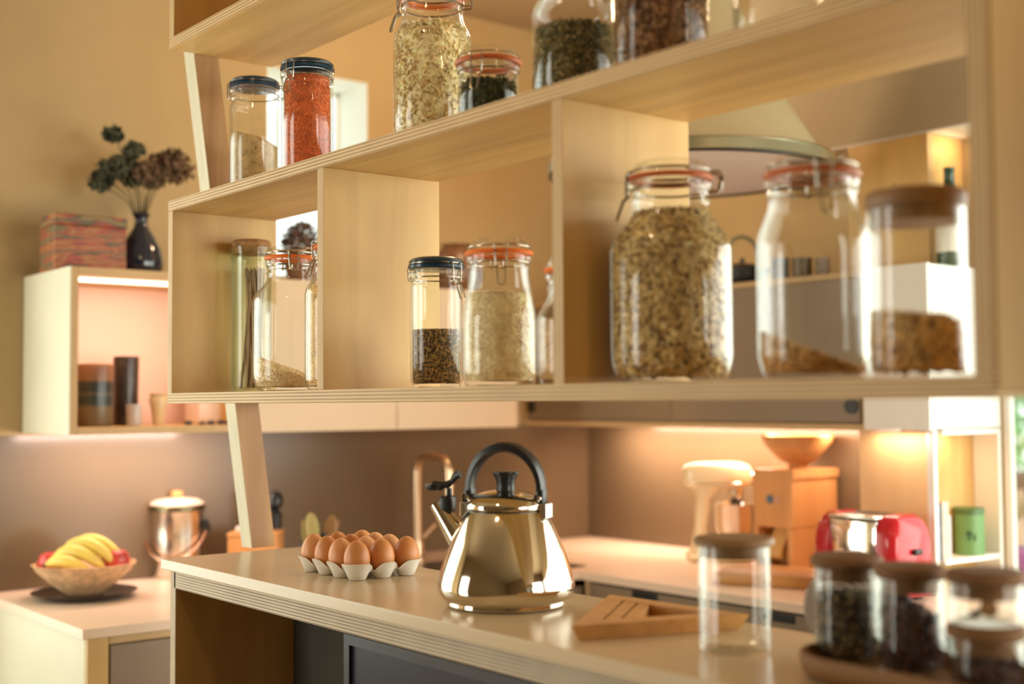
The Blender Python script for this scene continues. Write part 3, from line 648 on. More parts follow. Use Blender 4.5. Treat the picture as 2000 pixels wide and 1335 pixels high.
fill('dried_fruit', 'dark brown dried fruit in the wide straight jar on the middle shelf', 'fruit', c, ip, .008, h*.72, [C('fruit_a', (.26, .13, .06)), C('fruit_b', (.38, .21, .10)), C('fruit_c', (.13, .06, .03))], 1500, (.0085, .0070, .0035), gap=.005, rough_top=.004)
c, r, h, t = spot(1430, 1600, -120, 1.165, zM)
root, ip = clip_jar('empty clip jar at the right end of the middle shelf', c, r, h, r*.7, h*.6, h*.8, camang(c, .8), group=GM)

# ------------------------------------------------------------------ kettle
kc, _ = at(988, 1178, Z=ZB); kc = at(988, 1199, Z=ZB)[0]+Vector((CF.x, CF.y, 0)).normalized()*.086; kc.z = ZB+.0003
sd = (-CR*.93+CF*.36); kang = math.atan2(sd.y, sd.x)
ket = thing('kettle', 'polished steel whistling kettle with black arched handle on the bar worktop', 'kettle', kc, kang)
kp = [(0, .001), (.080, .0), (.0865, .001), (.089, .004), (.0885, .008), (.0925, .010), (.0975, .014), (.1010, .022), (.1018, .029), (.1008, .037), (.0975, .050), (.0925, .065), (.0865, .081), (.0795, .098), (.0715, .116), (.0640, .130), (.0590, .137), (.0575, .139)]
mk('body', lathe(kp+[(.055, .1385), (.055, .134)], 72), KET, ket, sharp=35)
mk('seam_ring', ring(.0578, .1392, .0009, 56, 6), BLACK, ket)
mk('lid', lathe([(.0565, .1398), (.0592, .1410), (.0606, .1445), (.0592, .1500), (.0535, .1565), (.0425, .1625), (.0275, .1668), (.012, .1688), (0, .1690)], 64), KET, ket)
mk('knob', lathe([(0, .164), (.0135, .165), (.0140, .168), (.0132, .173), (.0136, .178), (.0155, .185), (.0185, .1905), (.0200, .1925), (.0200, .1950), (.0185, .1960), (.010, .1952), (0, .195)], 40), BLACK, ket)
# arched handle: flat strap section, widening at the top
hpnts, hr = [], []
V, Fc = [], []; NS = 40; RX, RZ, zc = .0515, .0720, .1680
for i in range(NS+1):
    a = PI*i/NS; ca, sa = math.cos(a), math.sin(a)
    lowx = 1.0
    tI = Vector((ca*(RX-.000), 0, zc+sa*(RZ-.015))); tO = Vector((ca*(RX+.0105), 0, zc+sa*RZ))
    wd = .0180-.0045*abs(ca)**4
    for yy, q in ((-wd, tI.lerp(tO, .25)), (-wd*.9, tI.lerp(tO, .85)), (-wd*.4, tO), (wd*.4, tO), (wd*.9, tI.lerp(tO, .85)), (wd, tI.lerp(tO, .25)), (wd*.6, tI), (-wd*.6, tI)):
        V.append((q.x, yy, q.z))
for i in range(NS):
    for k in range(8):
        l = (k+1) % 8; Fc.append([i*8+k, i*8+l, (i+1)*8+l, (i+1)*8+k])
Fc += [list(range(8)), [NS*8+k for k in range(8)][::-1]]
hd = mk('handle', (V, Fc), BLACK, ket, sharp=50)
for s in (-1, 1):
    foot = mk('handle_foot', box((s*.0570-.0065, -.0120, .150), (s*.0570+.0065, .0120, .1720), .004), BLACK, ket)
    mk('bracket', box((s*.0630-.0060, -.0140, .128), (s*.0630+.0055, .0140, .1505), .0015), CHROME, ket, False)
    for yy in (-.0128, .0128):
        mk('rivet', xf(lathe([(0, .0022), (.003, .0018), (.0042, 0)], 16), Matrix.Translation((s*.0570, yy, .158)) @ Matrix.Rotation(PI/2 if yy < 0 else -PI/2, 4, 'X')), CHROME, foot)
    mk('bracket_tab', box((s*.0570+.0062, -.0128, .150), (s*.0570+.0078, .0128, .163)), CHROME, ket, False)
# spout with whistle cover
s0, s1 = Vector((.070, 0, .088)), Vector((.112, 0, .146))
mk('spout', tube([s0, s0.lerp(s1, .4), s0.lerp(s1, .8), s1], [.0200, .0165, .0130, .0118], 24, caps=False), KET, ket)
mk('spout_mouth', tube([s1-Vector((.003, 0, .004)), s1+Vector((.0006, 0, .0008))], [.0105, .0105], 20), BLACK, ket)
wl = mk('whistle_housing', join(box((.0830, -.0120, .134), (.1040, .0120, .158), .004), box((.0875, -.004, .157), (.0945, .004, .170), .001)), BLACK, ket)
mk('whistle_lever', join(tube([(.118, 0, .1745), (.104, 0, .174), (.094, 0, .175), (.086, 0, .180), (.080, 0, .188), (.074, 0, .191)], [.006, .006, .006, .005, .006, .007], 12, flat=.9),
     xf(lathe([(0, -.006), (.0125, -.006), (.0148, -.002), (.0152, .003), (0, .0035)], 32), Matrix.Translation((.1150, 0, .1725)))), BLACK, ket)

# ------------------------------------------------------------------ egg tray and eggs
sp = .0495; ex, ey = -1.872, 1.155
tray = thing('egg_tray', 'white ceramic egg tray with scalloped rim left of the kettle', 'egg tray', (ex-1.5*sp, ey+sp, ZB+.0003))
CER = M('white_glazed_ceramic', (.80, .76, .66), .25, var=.03)
def cupmod_for(nb):
    def cupmod(r, z, a, j):
        if j < 3 or j > 9: return r, z
        dip = 0
        for b in nb:
            d = abs((a-b+PI) % (2*PI)-PI); dip = max(dip, math.exp(-(d/.80)**3))
        f = [0, 0, 0, .15, .8, 1, 1, .9, .2, 0, 0][j]
        return r*(1+.03*f*(1-dip)), z-.0165*f*dip
    return cupmod
cups = []
for i in range(4):
    for j in range(3):
        cp = [(0, 0), (.0125, 0), (.0148, .0015), (.0200, .0140), (.0248, .0262), (.0262, .0280), (.0250, .0288), (.0230, .0262), (.0180, .015), (.0120, .0055), (0, .0045)]
        nb = ([0] if i > 0 else [])+([PI] if i < 3 else [])+([PI/2] if j < 2 else [])+([-PI/2] if j > 0 else [])
        cups.append(lathe(cp, 40, (i-1.5)*-sp, (j-1)*sp, 0, cupmod_for(nb)))
mk('cup_tray', join(*cups), CER, tray, sharp=60)
EGGM = [M('egg_shell_a', (.60, .24, .075), .42, var=.10, scale=(30, 30, 30)), M('egg_shell_b', (.68, .30, .115), .42, var=.08, scale=(30, 30, 30)), M('egg_shell_c', (.74, .38, .17), .42, var=.06, scale=(30, 30, 30)), M('egg_shell_d', (.52, .185, .055), .42, var=.1, scale=(30, 30, 30))]
ev = []
for k in range(17):
    th_ = PI*k/16; z = -math.cos(th_); ev.append((max(0, .0224*math.sin(th_)*(1-.10*z)), .0292*(z+1)*1.0))
shade = [[0, 1, 0, 1], [0, 2, 3, 0], [0, 2, 2, 1]]
rowname = ['front row', 'middle row', 'back row']; colname = ['nearest the kettle', 'second from the kettle', 'third from the kettle', 'farthest from the kettle']
tone = {0: 'brown', 1: 'light brown', 2: 'pale tan', 3: 'dark brown'}
for j in range(3):
    for i in range(4):
        m = EGGM[shade[j][i]]
        e = mk('egg', lathe(ev, 28), m, None, True, (ex-i*sp, ey+j*sp, ZB+.0090))
        e.rotation_euler = (random.uniform(-.06, .06), random.uniform(-.06, .06), random.random()*6)
        tag(e, '%s egg in the %s of the tray, %s' % (tone[shade[j][i]], rowname[j], colname[i]), 'egg', 'eggs in the white ceramic tray')

# ------------------------------------------------------------------ triangular trivet
A, B, Cc = Vector((-1.211, 1.058)), Vector((-1.372, 1.272)), Vector((-1.126, 1.292))
tr = thing('triangular_trivet', 'triangular oiled wood trivet with slots, between kettle and empty jar', 'trivet', (0, 0, ZB+.0003))
cen = (A+B+Cc)/3
def tri(s, p=cen): return [p+(q-p)*s for q in (A, B, Cc)]
o_, i_ = tri(1), tri(.62); h_ = .0205
lo_ = tri(.90)
V = [(p.x, p.y, 0) for p in lo_]+[(p.x, p.y, h_) for p in o_]+[(p.x, p.y, 0) for p in i_]+[(p.x, p.y, h_) for p in i_]; Fc = []
for k in range(3):
    l = (k+1) % 3; Fc += [[k, l, 3+l, 3+k], [3+k, 3+l, 9+l, 9+k], [9+k, 9+l, 6+l, 6+k], [6+k, 6+l, l, k]]
mk('frame', (V, Fc), OAKT, tr, False)
a_, b_, c_ = i_
def slat(s0, s1):
    q = [a_.lerp(c_, s0), b_.lerp(c_, s0), b_.lerp(c_, s1), a_.lerp(c_, s1)]; return prism([(p.x, p.y) for p in q], .001, h_-.0006)
mk('slat', slat(.03, .17), OAKT, tr, False); mk('slat', slat(.20, .33), OAKT, tr, False)

# empty jar
c, _ = at(1436, 1272, Z=ZB); c.z = ZB+.0003
e_, tt = at(1436, 1048, Y=c.y)
plug_jar('empty clear glass jar with round wooden lid beside the trivet', c, 139/2*tt/FPX, e_.z-ZB, ACACIA, None, lidR=158/2*tt/FPX, lidh=.010)

# ------------------------------------------------------------------ tray with tea jars
TX0, TY = -.926, 1.215
def stadium(l, w, n=14):
    o = []
    for i in range(n+1): a = PI/2+PI*i/n; o.append((w+w*math.cos(a), w*math.sin(a)))
    for i in range(n+1): a = -PI/2+PI*i/n; o.append((l-w+w*math.cos(a), w*math.sin(a)))
    return o
def rings_mesh(levels):
    V, Fc = [], []; n = len(levels[0][0])
    for o, z in levels: V += [(p[0], p[1], z) for p in o]
    for j in range(len(levels)-1):
        for i in range(n): k = (i+1) % n; Fc.append([j*n+i, j*n+k, (j+1)*n+k, (j+1)*n+i])
    Fc.append(list(range(n))[::-1]); Fc.append([(len(levels)-1)*n+i for i in range(n)]); return V, Fc
def off(o, d, L, w):
    return [((p[0]-L/2)*(1-2*d/L)+L/2, p[1]*(1-d/w)) for p in o]
L_, w_ = .46, .075
so = stadium(L_, w_)
tg = thing('serving_tray', 'long oval brown wooden tray holding the tea jars, right end of the bar', 'tray', (TX0, TY-.045, ZB+.0003), 0)
mk('tray_body', rings_mesh([(off(so, .012, L_, w_), 0), (off(so, .003, L_, w_), .006), (so, .020), (off(so, .001, L_, w_), .027), (off(so, .006, L_, w_), .028), (off(so, .010, L_, w_), .020), (off(so, .014, L_, w_), .009)]), TRAYW, tg, sharp=50)
GT = 'tea jars on the wooden tray'
def tj(px, pyt, Y, wlid, label, zb, kind='plug', lidh=.014):
    P, t_ = at(px, pyt, Y=Y); c = Vector((P.x, Y, zb)); R = wlid/2*t_/FPX
    return c, R, P.z-zb
zt_ = ZB+.0105
TEA1 = [C('tea_a', (.085, .058, .026)), C('tea_b', (.26, .18, .08)), C('tea_c', (.04, .03, .018))]
TEA2 = [C('teab_a', (.055, .022, .014)), C('teab_b', (.12, .045, .025)), C('teab_c', (.025, .012, .01))]
c1, R1, h1 = tj(1653, 1082, 1.185, 139, '', zt_)
root, ip = plug_jar('tea jar with wooden lid at the left end of the oval tray', c1, R1*.90, h1, LIDW, GT, lidR=R1, lidh=.014, dome=True)
fill('dried_tea', 'grey green dried tea buds in the left tray jar', 'tea', c1, ip, .008, h1*.56, TEA1, 900, (.0058, .0040, .0030), gap=.003, rough_top=.008)
c2, R2, h2 = tj(1778, 1102, 1.175, 139, '', zt_)
root, ip = plug_jar('tea jar with wooden lid in the middle of the oval tray', c2, R2*.90, h2, LIDW, GT, lidR=R2, lidh=.014, dome=True)
fill('dried_tea', 'dark red dried hibiscus in the middle tray jar', 'tea', c2, ip, .008, h2*.55, TEA2, 800, (.0070, .0045, .0030), gap=.003, rough_top=.010, slope=(-.45, -.2))
c3, R3, h3 = tj(1926, 1218, 1.155, 152, '', zt_)
root, ip = plug_jar('lower small jar of the stacked pair at the right edge of the tray', c3, R3*.92, h3, LIDW, GT, lidR=R3, lidh=.013)
fill('dried_tea', 'dark tea in the lower stacked jar', 'tea', c3, ip, .008, h3*.42, TEA2, 500, (.005, .0035, .002), gap=.003, rough_top=.003)
c4 = Vector((c3.x, c3.y, c3.z+h3+.0004)); h4 = at(1926, 1112, Y=c3.y)[0].z-c4.z
root, ip = plug_jar('upper small jar of the stacked pair at the right edge of the tray', c4, R3*.92, h4, LIDW, GT, lidR=R3, lidh=.013)
ck = mk('cork', xf(lathe([(0, -.011), (.007, -.011), (.0078, .0), (.0085, .011), (0, .011)], 20), Matrix.Rotation(PI/2, 4, 'X') @ Matrix.Rotation(.6, 4, 'Y')), CORK, None, True, c4+Vector((.004, -.002, .0165)))
tag(ck, 'small bottle cork lying inside the upper stacked jar', 'cork')
lf = mk('dark_leaf', (lambda g: g)(prism([(-.022, -.004), (-.006, -.010), (.012, .0), (-.004, .004)], -.0008, .0008)), C('dark_leaf', (.03, .03, .035)), None, False, c4+Vector((-.006, .006, .0125))); lf.rotation_euler = (.3, -.35, .5)
tag(lf, 'dark dried leaf beside the cork in the upper stacked jar', 'leaf')
# patterned coaster standing behind the left tea jar
cm = bpy.data.materials.new('ringed_coaster'); cm.use_nodes = True; n_ = cm.node_tree
wv = n_.nodes.new('ShaderNodeTexWave'); wv.wave_type = 'RINGS'; wv.rings_direction = 'SPHERICAL'; wv.inputs['Scale'].default_value = 62; wv.inputs['Distortion'].default_value = 1.5
mp_ = n_.nodes.new('ShaderNodeMapping'); mp_.inputs['Location'].default_value = (.015, 0, .03); tc_ = n_.nodes.new('ShaderNodeTexCoord')
n_.links.new(tc_.outputs['Object'], mp_.inputs[0]); n_.links.new(mp_.outputs[0], wv.inputs['Vector']); rp = n_.nodes.new('ShaderNodeValToRGB')
rp.color_ramp.elements[0].color = (.10, .07, .05, 1); rp.color_ramp.elements[1].color = (.52, .42, .34, 1); rp.color_ramp.elements[0].position = .35; rp.color_ramp.elements[1].position = .65
n_.links.new(wv.outputs['Fac'], rp.inputs[0]); n_.links.new(rp.outputs[0], n_.nodes['Principled BSDF'].inputs['Base Color'])
co = mk('round_coaster', xf(lathe([(0, -.003), (.050, -.003), (.052, 0), (.050, .003), (0, .003)], 48), Matrix.Rotation(PI/2, 4, 'X')), cm, None, True, at(1657, 1192, Y=1.262)[0]); co.rotation_euler = (-.12, 0, .55); co.location.z = ZB+.0535
tag(co, 'round grey coaster with concentric ring pattern propped behind the left tea jar', 'coaster')

# ------------------------------------------------------------------ left counter objects
zc0 = ZT+.0004
bx, by = -3.30, 1.235
pl = mk('plate', lathe([(0, .001), (.085, .0), (.095, .003), (.130, .014), (.134, .017), (.130, .0175), (.092, .008), (0, .006)], 48), M('dark_glazed_plate', (.035, .018, .014), .3, var=.3, coat=0), None, True)
P_, t_ = at(165, 1158, Z=ZT+.01); pl.location = (P_.x, P_.y, zc0); bx, by = P_.x, P_.y
tag(pl, 'dark glazed dish under the fruit bowl', 'plate')
bw = mk('fruit_bowl', lathe([(0, .0), (.045, .0), (.052, .006), (.085, .030), (.118, .062), (.128, .078), (.131, .080), (.126, .081), (.112, .066), (.080, .036), (.045, .014), (0, .010)], 56, mod=lambda r, z, a, j: (r*(1+(.015*math.sin(9*a) if r > .1 else 0)), z)),
        M('woven_terracotta_bowl', (.66, .40, .21), .6, var=.3, scale=(50, 50, 25), bump=.5, bscale=90), None, True, (bx, by, zc0+.0085))
tag(bw, 'flared tan fruit bowl on the left counter holding bananas and apples', 'bowl')
BAN = M('banana_skin', (.80, .62, .13), .45, var=.12, scale=(14, 14, 14)); TIP = M('banana_tip', (.12, .07, .02), .7)
wdir = Vector((CR.x, CR.y, 0)).normalized(); fdir = Vector((CF.x, CF.y, 0)).normalized()
def banana(u0, u1, v, zbase, arch, label, i):
    pts, rs = [], []
    for k in range(13):
        t = k/12; p = wdir*(u0+(u1-u0)*t)+fdir*(-v-.012*math.sin(PI*t))+Vector((0, 0, zbase+arch*math.sin(PI*(.12+.80*t))-.022*t))
        pts.append(p); rs.append(.0175*(math.sin(PI*min(1, (.10+.84*t)))**.42))
    rs[0] = .006; rs[1] = .0105; rs[-1] = .005
    root = thing('banana', label, 'banana', (bx, by, zc0+.05), 0, 'bananas in the fruit bowl')
    mk('skin', tube(pts, rs, 6), BAN, root, sharp=80); mk('stem', tube([pts[0], pts[0]+(pts[0]-pts[1])*.8], [.006, .005], 6), TIP, root)
bl = ['front left banana of the bunch', 'second banana from the left in the bunch', 'middle banana, topmost of the bunch', 'long banana on the right of the bunch', 'rear banana lying highest in the bowl']
banana(-.080, .035, .055, .030, .030, bl[0], 0); banana(-.072, .060, .030, .038, .045, bl[1], 1); banana(-.058, .080, .006, .044, .058, bl[2], 2)
banana(-.050, .096, -.024, .044, .062, bl[3], 3); banana(-.040, .090, -.052, .040, .052, bl[4], 4)
APP = M('red_apple_skin', (.55, .06, .05), .3, var=.4, scale=(20, 20, 8))
for (u, v, z, lb) in ((-.088, .0, .058, 'dark red apple at the left side of the fruit bowl'), (.078, .018, .062, 'pink red apple at the right side of the fruit bowl'), (.055, .040, .045, 'red apple low in the bowl behind the bananas')):
    p = Vector((bx, by, zc0))+wdir*u+fdir*v+Vector((0, 0, z))
    ap = thing('apple', lb, 'apple', p, 0, 'apples in the fruit bowl')
    mk('flesh', lathe([(0, .006), (.010, .002), (.024, .004), (.033, .018), (.034, .034), (.027, .052), (.014, .058), (.004, .052), (0, .048)], 28), APP, ap); mk('stem', tube([(0, 0, .050), (.002, 0, .064)], .0015, 6), TIP, ap)
# compost bin
P_, t_ = at(345, 1125, Z=ZT); sc_ = 105/2*t_/FPX
cbn = thing('compost_bin', 'steel compost bin with pale lid and wooden knob on the left counter', 'bin', (P_.x+.0, P_.y, zc0))
Hc = at(345, 985, X=P_.x)[0].z-ZT
mk('bin_body', lathe([(0, 0), (sc_*.84, 0), (sc_*.86, .004), (sc_*.95, Hc*.6), (sc_*.96, Hc-.012), (sc_*1.0, Hc-.008), (sc_*1.0, Hc), (sc_*.94, Hc)], 48), STEEL, cbn)
mk('rim_band', lathe([(sc_*1.01, Hc-.016), (sc_*1.02, Hc-.012), (sc_*1.02, Hc-.002), (sc_*1.0, Hc)], 48), M('bin_rim', (.20, .17, .10), .3, 1), cbn)
mk('lid', lathe([(sc_*1.0, Hc+.001), (sc_*.98, Hc+.008), (sc_*.75, Hc+.016), (sc_*.3, Hc+.021), (0, Hc+.022)], 48), M('cream_enamel', (.80, .62, .48), .3), cbn)
mk('knob', lathe([(0, Hc+.020), (.012, Hc+.020), (.018, Hc+.026), (.018, Hc+.036), (.012, Hc+.040), (0, Hc+.041)], 24), BEECH, cbn)
for s in (-1, 1):
    q = wdir*s*sc_*1.0
    mk('handle_bracket', tube([q+Vector((0, 0, Hc*.78)), q*1.10+Vector((0, 0, Hc*.70)), q*1.13+Vector((0, 0, Hc*.60))], [.010, .012, .008], 8), BLACK, cbn)
mk('handle', tube([wdir*-sc_*1.12+Vector((0, 0, Hc*.66))]+[wdir*(-sc_*1.12*math.cos(PI*k/10))-fdir*(sc_*1.15*math.sin(PI*k/10))+Vector((0, 0, Hc*(.66-.40*math.sin(PI*k/10)))) for k in range(1, 10)]+[wdir*sc_*1.12+Vector((0, 0, Hc*.66))], .0045, 8), M('copper_wire', (.62, .36, .24), .25, 1), cbn)
# butter box behind the leg
P_, t_ = at(500, 1090, Z=ZT)
P_ = at(500, 1040, X=-3.40)[0]
bbx = thing('wooden_box', 'small orange wooden box with a knob behind the leaning leg', 'box', (-3.40, P_.y, zc0), math.atan2(wdir.y, wdir.x))
hb = at(500, 1037, X=-3.40)[0].z-ZT
mk('box_body', box((-.072, -.05, 0), (.072, .05, hb-.012), .004), BEECH, bbx, False); mk('lid', box((-.074, -.052, hb-.0115), (.074, .052, hb), .003), BEECH, bbx, False)
mk('knob', lathe([(0, 0), (.007, 0), (.010, .006), (.008, .014), (0, .016)], 16, -.050, 0, hb), CER, bbx)
# pepper mill, black, behind the leg
P_ = at(537, 958, X=-3.45)[0]
pm = thing('pepper_mill', 'black round-topped pepper mill just right of the leaning leg', 'pepper mill', (-3.45, P_.y, zc0)); Hm = P_.z-ZT
mk('mill_body', lathe([(0, 0), (.026, 0), (.027, .01), (.018, Hm*.4), (.022, Hm*.72), (.012, Hm*.76), (0, Hm*.76)], 24), BLACK, pm); mk('mill_top', lathe([(.010, Hm*.765), (.024, Hm*.82), (.026, Hm*.90), (.016, Hm*.98), (0, Hm)], 24), BLACK, pm)
# spoons in a crock
P_ = at(620, 1040, X=-2.98)[0]; ccx = Vector((-2.98, P_.y, zc0))
cr_ = mk('utensil_crock', lathe([(0, 0), (.045, 0), (.05, .01), (.052, .13), (.049, .135), (.046, .13), (.044, .012), (0, .008)], 32), M('dark_crock', (.06, .05, .045), .4), None, True, ccx)
tag(cr_, 'dark crock of wooden spoons behind the eggs', 'crock')
SPW = [wood('olive_spoon', (.34, .26, .08), (.55, .44, .17), 2, .5, 3, 30), wood('cherry_spoon', (.30, .15, .05), (.42, .22, .08), 2, .5, 3, 30)]
def spoon(px, pyt, w, hh, m, label, lean, dep):
    tp = at(px, pyt, X=-2.98+dep)[0]; foot = ccx+Vector((dep*.3, lean, .02))
    up = (tp-foot); L = up.length; u = up.normalized(); x = (wdir-u*wdir.dot(u)).normalized(); y = u.cross(x)
    root = thing('wooden_spoon', label, 'spoon', foot, 0, 'wooden spoons in the crock')
    V, Fc = [], []; n = 16; k = 8
    hs = tube([(0, 0, 0), (u*(L-hh*.9))], [.005, .006], 8)
    for j in range(k+1):
        th_ = PI*j/k; rr = math.sin(th_); zz = -math.cos(th_)
        for i in range(n):
            a = 2*PI*i/n; dp = .008*math.sin(a)*rr; 
            if math.sin(a) < 0: dp = .003*rr*(1 if abs(math.cos(a)) > .8 else -.6)
            V.append(u*(L-hh/2+zz*hh/2)+x*math.cos(a)*rr*w/2+y*dp)
    for j in range(k):
        for i in range(n): l = (i+1) % n; Fc.append([j*n+i, j*n+l, (j+1)*n+l, (j+1)*n+i])
    mk('spoon_bowl', (V, Fc), m, root, sharp=80); mk('spoon_handle', hs, m, root)
spoon(591, 1012, .016, .085, SPW[0], 'narrow pale spoon, leftmost in the crock', -.02, -.01)
spoon(607, 1000, .042, .095, SPW[0], 'large olive wood spoon in the crock', -.005, .02)
spoon(649, 1005, .042, .090, SPW[1], 'large cherry brown spoon, right in the crock', .018, .015)
spoon(661, 1014, .016, .080, SPW[1], 'narrow brown spoon edge-on behind the cherry spoon', .025, -.02)
P_ = at(631, 1040, X=-2.97)[0]
tag(mk('spatula', join(tube([ccx+Vector((.012, .004, .02)), P_-Vector((0, 0, .02))], .004, 8), tube([P_-Vector((0, 0, .03)), P_], [.008, .008], 10)), BLACK), 'short black-ended utensil between the spoons', 'utensil')
# tap
P_ = at(815, 1070, X=-3.40)[0]; ty = P_.y
tp = thing('kitchen_tap', 'brushed brass swan-neck tap behind the kettle', 'tap', (-3.40, ty, zc0))
Ht = at(815, 890, X=-3.40)[0].z-ZT
mk('tap_base', lathe([(0, 0), (.03, 0), (.03, .012), (.022, .02), (.020, .06), (.0, .06)], 24), BRASS, tp)
arc = [(0, 0, .05), (0, 0, Ht-.05)]+[(.05-.05*math.cos(a), 0, Ht-.05+.05*math.sin(a)) for a in [PI/2*k/6 for k in range(1, 7)]]+[(.13, 0, Ht-.002)]+[(.13+.045*math.sin(a), 0, Ht-.045+.043*math.cos(a)) for a in [PI/2*k/5 for k in range(1, 6)]]+[(.175, 0, Ht-.12)]
mk('spout', tube(arc, .0135, 14), BRASS, tp); mk('lever', tube([(0, .02, .07), (0, .07, .11)], [.008, .006], 10), BRASS, tp)
tag(mk('sink', join(box((-3.33, ty-.22, ZT+.0003), (-2.93, ty+.30, ZT+.003)), ), M('dark_sink_steel', (.10, .09, .07), .25, .8), None, False), 'dark inset sink below the tap, behind the kettle', 'sink')

# ------------------------------------------------------------------ things on and in the left wall cabinet
zw = zb+.0004
P0 = at(97, 524, X=-3.38)[0]; P1 = at(236, 524, X=-3.38)[0]; Pz = at(166, 424, X=-3.38)[0]
ab = thing('striped_box', 'box painted with red, orange and green streaks on top of the lit cabinet', 'box', (-3.40, (P0.y+P1.y)/2, zw), .0)
am = bpy.data.materials.new('streaky_paint'); am.use_nodes = True; nn = am.node_tree
tcx = nn.nodes.new('ShaderNodeTexCoord'); mpx = nn.nodes.new('ShaderNodeMapping'); mpx.inputs['Scale'].default_value = (4, 5, 26); nx = nn.nodes.new('ShaderNodeTexNoise'); nx.inputs['Scale'].default_value = 1; nx.inputs['Detail'].default_value = 3; nx.inputs['Distortion'].default_value = .8
nn.links.new(tcx.outputs['Object'], mpx.inputs[0]); nn.links.new(mpx.outputs[0], nx.inputs['Vector']); rx = nn.nodes.new('ShaderNodeValToRGB')
els = rx.color_ramp.elements; els[0].position = .30; els[0].color = (.05, .06, .03, 1); els[1].position = .72; els[1].color = (.10, .11, .06, 1)
for ps, cl in ((.40, (.16, .12, .05, 1)), (.46, (.30, .06, .03, 1)), (.50, (.36, .17, .05, 1)), (.53, (.34, .045, .035, 1)), (.56, (.06, .07, .035, 1)), (.62, (.26, .16, .06, 1))):
    e2 = els.new(ps); e2.color = cl
nn.links.new(nx.outputs['Fac'], rx.inputs[0]); nn.links.new(rx.outputs[0], nn.nodes['Principled BSDF'].inputs['Base Color'])
hw = (P1.y-P0.y)/2; hz = Pz.z-zb
mk('box_body', box((-.06, -hw, 0), (.06, hw, hz*.80), .003), am, ab, False); mk('lid', box((-.062, -hw-.002, hz*.80+.0005), (.062, hw+.002, hz), .004), am, ab, False)
P_ = at(275, 528, X=-3.40)[0]; Hv = at(275, 418, X=-3.40)[0].z-zb; rv = 85/2*3.55/FPX
va = mk('bottle_vase', lathe([(0, 0), (rv*.80, 0), (rv*.97, Hv*.10), (rv, Hv*.25), (rv*.88, Hv*.45), (rv*.60, Hv*.64), (rv*.34, Hv*.78), (rv*.27, Hv*.88), (rv*.32, Hv*.95), (rv*.42, Hv), (rv*.34, Hv), (rv*.20, Hv*.90), (0, Hv*.88)], 40), M('navy_glaze', (.008, .016, .035), .12, var=.2, coat=.6), None, True, (-3.40, P_.y, zw))
tag(va, 'dark navy bottle-shaped vase beside the streaked box', 'vase')
fl = thing('dried_flowers', 'bunch of dried brown and dark green flowers in the navy vase', 'flowers', (-3.40, P_.y, zw+Hv*.9))
STM = M('dry_stem', (.10, .085, .04), .8); BL1 = M('dried_bloom', (.17, .10, .055), .9, var=.3); BL2 = M('dark_bloom', (.075, .075, .04), .9, var=.3)
heads = [(222, 262, .035, 1), (262, 292, .035, 1), (215, 330, .045, 1), (240, 322, .05, 1), (262, 345, .05, 1), (196, 358, .04, 1), (285, 335, .045, 0), (318, 318, .05, 0), (350, 335, .06, 0), (340, 312, .05, 0), (300, 352, .04, 0), (205, 345, .04, 1)]
for k, (hx, hy, hs_, g) in enumerate(heads):
    q = at(hx, hy, X=-3.40+random.uniform(-.05, .06))[0]-fl.location
    mid = Vector((q.x*.35, q.y*.35, q.z*.55))
    mk('stem', tube([(0, 0, -.02), mid, q], [.0022, .0018, .0015], 5), STM, fl)
    mk('flower_head', leaf_cloud(q, (hs_*.80, hs_*.85, hs_*.60), 170, .011, 20+k), BL2 if g else BL1, fl, False)
    mk('petal_core', xf(lathe([(0, -.4), (.7, -.2), (1, .2), (.6, .5), (0, .6)], 10), Matrix.Translation(q) @ Matrix.Scale(hs_*.42, 4)), BL2 if g else BL1, fl)
zi = za+.0185
STR = bpy.data.materials.new('banded_glaze'); STR.use_nodes = True; nn = STR.node_tree
tcx = nn.nodes.new('ShaderNodeTexCoord'); sx = nn.nodes.new('ShaderNodeSeparateXYZ'); nn.links.new(tcx.outputs['Object'], sx.inputs[0])
mu = nn.nodes.new('ShaderNodeMath'); mu.operation = 'MULTIPLY'; mu.inputs[1].default_value = 1/.175; nn.links.new(sx.outputs[2], mu.inputs[0]); rx = nn.nodes.new('ShaderNodeValToRGB')
els = rx.color_ramp.elements; els[0].position = 0; els[0].color = (.13, .09, .05, 1); els[1].position = 1; els[1].color = (.40, .20, .06, 1)
for ps, cl in ((.28, (.16, .12, .06, 1)), (.34, (.03, .05, .05, 1)), (.46, (.03, .045, .045, 1)), (.48, (.11, .09, .06, 1)), (.54, (.025, .035, .04, 1)), (.66, (.03, .035, .035, 1)), (.70, (.20, .10, .05, 1)), (.88, (.22, .10, .06, 1))):
    e2 = els.new(ps); e2.color = cl
nn.links.new(mu.outputs[0], rx.inputs[0]); nn.links.new(rx.outputs[0], nn.nodes['Principled BSDF'].inputs['Base Color']); nn.nodes['Principled BSDF'].inputs['Roughness'].default_value = .3
def pot(name, pl_, pr_, pyt, xx, prof, m, label, cat):
    P, t = at((pl_+pr_)/2, pyt, X=xx); R = (pr_-pl_)/2*t/FPX; H = P.z-zi
    o = mk(name, lathe([(r*R, z*H) for r, z in prof], 36), m, None, True, (xx, P.y, zi)); tag(o, label, cat); return o
CYL = [(0, 0), (.93, 0), (.97, .03), (.95, .5), (1, .97), (.97, 1), (.92, .99), (.88, .1), (0, .08)]
pot('striped_pot', 150, 222, 711, -3.36, CYL, STR, 'cylindrical pot with brown and dark blue bands in the lit cabinet', 'pot')
pot('tall_beaker', 222, 271, 696, -3.42, CYL, C('dark_brown_glaze', (.035, .025, .02), .4, .3), 'tall dark beaker with greenish rim in the lit cabinet', 'beaker')
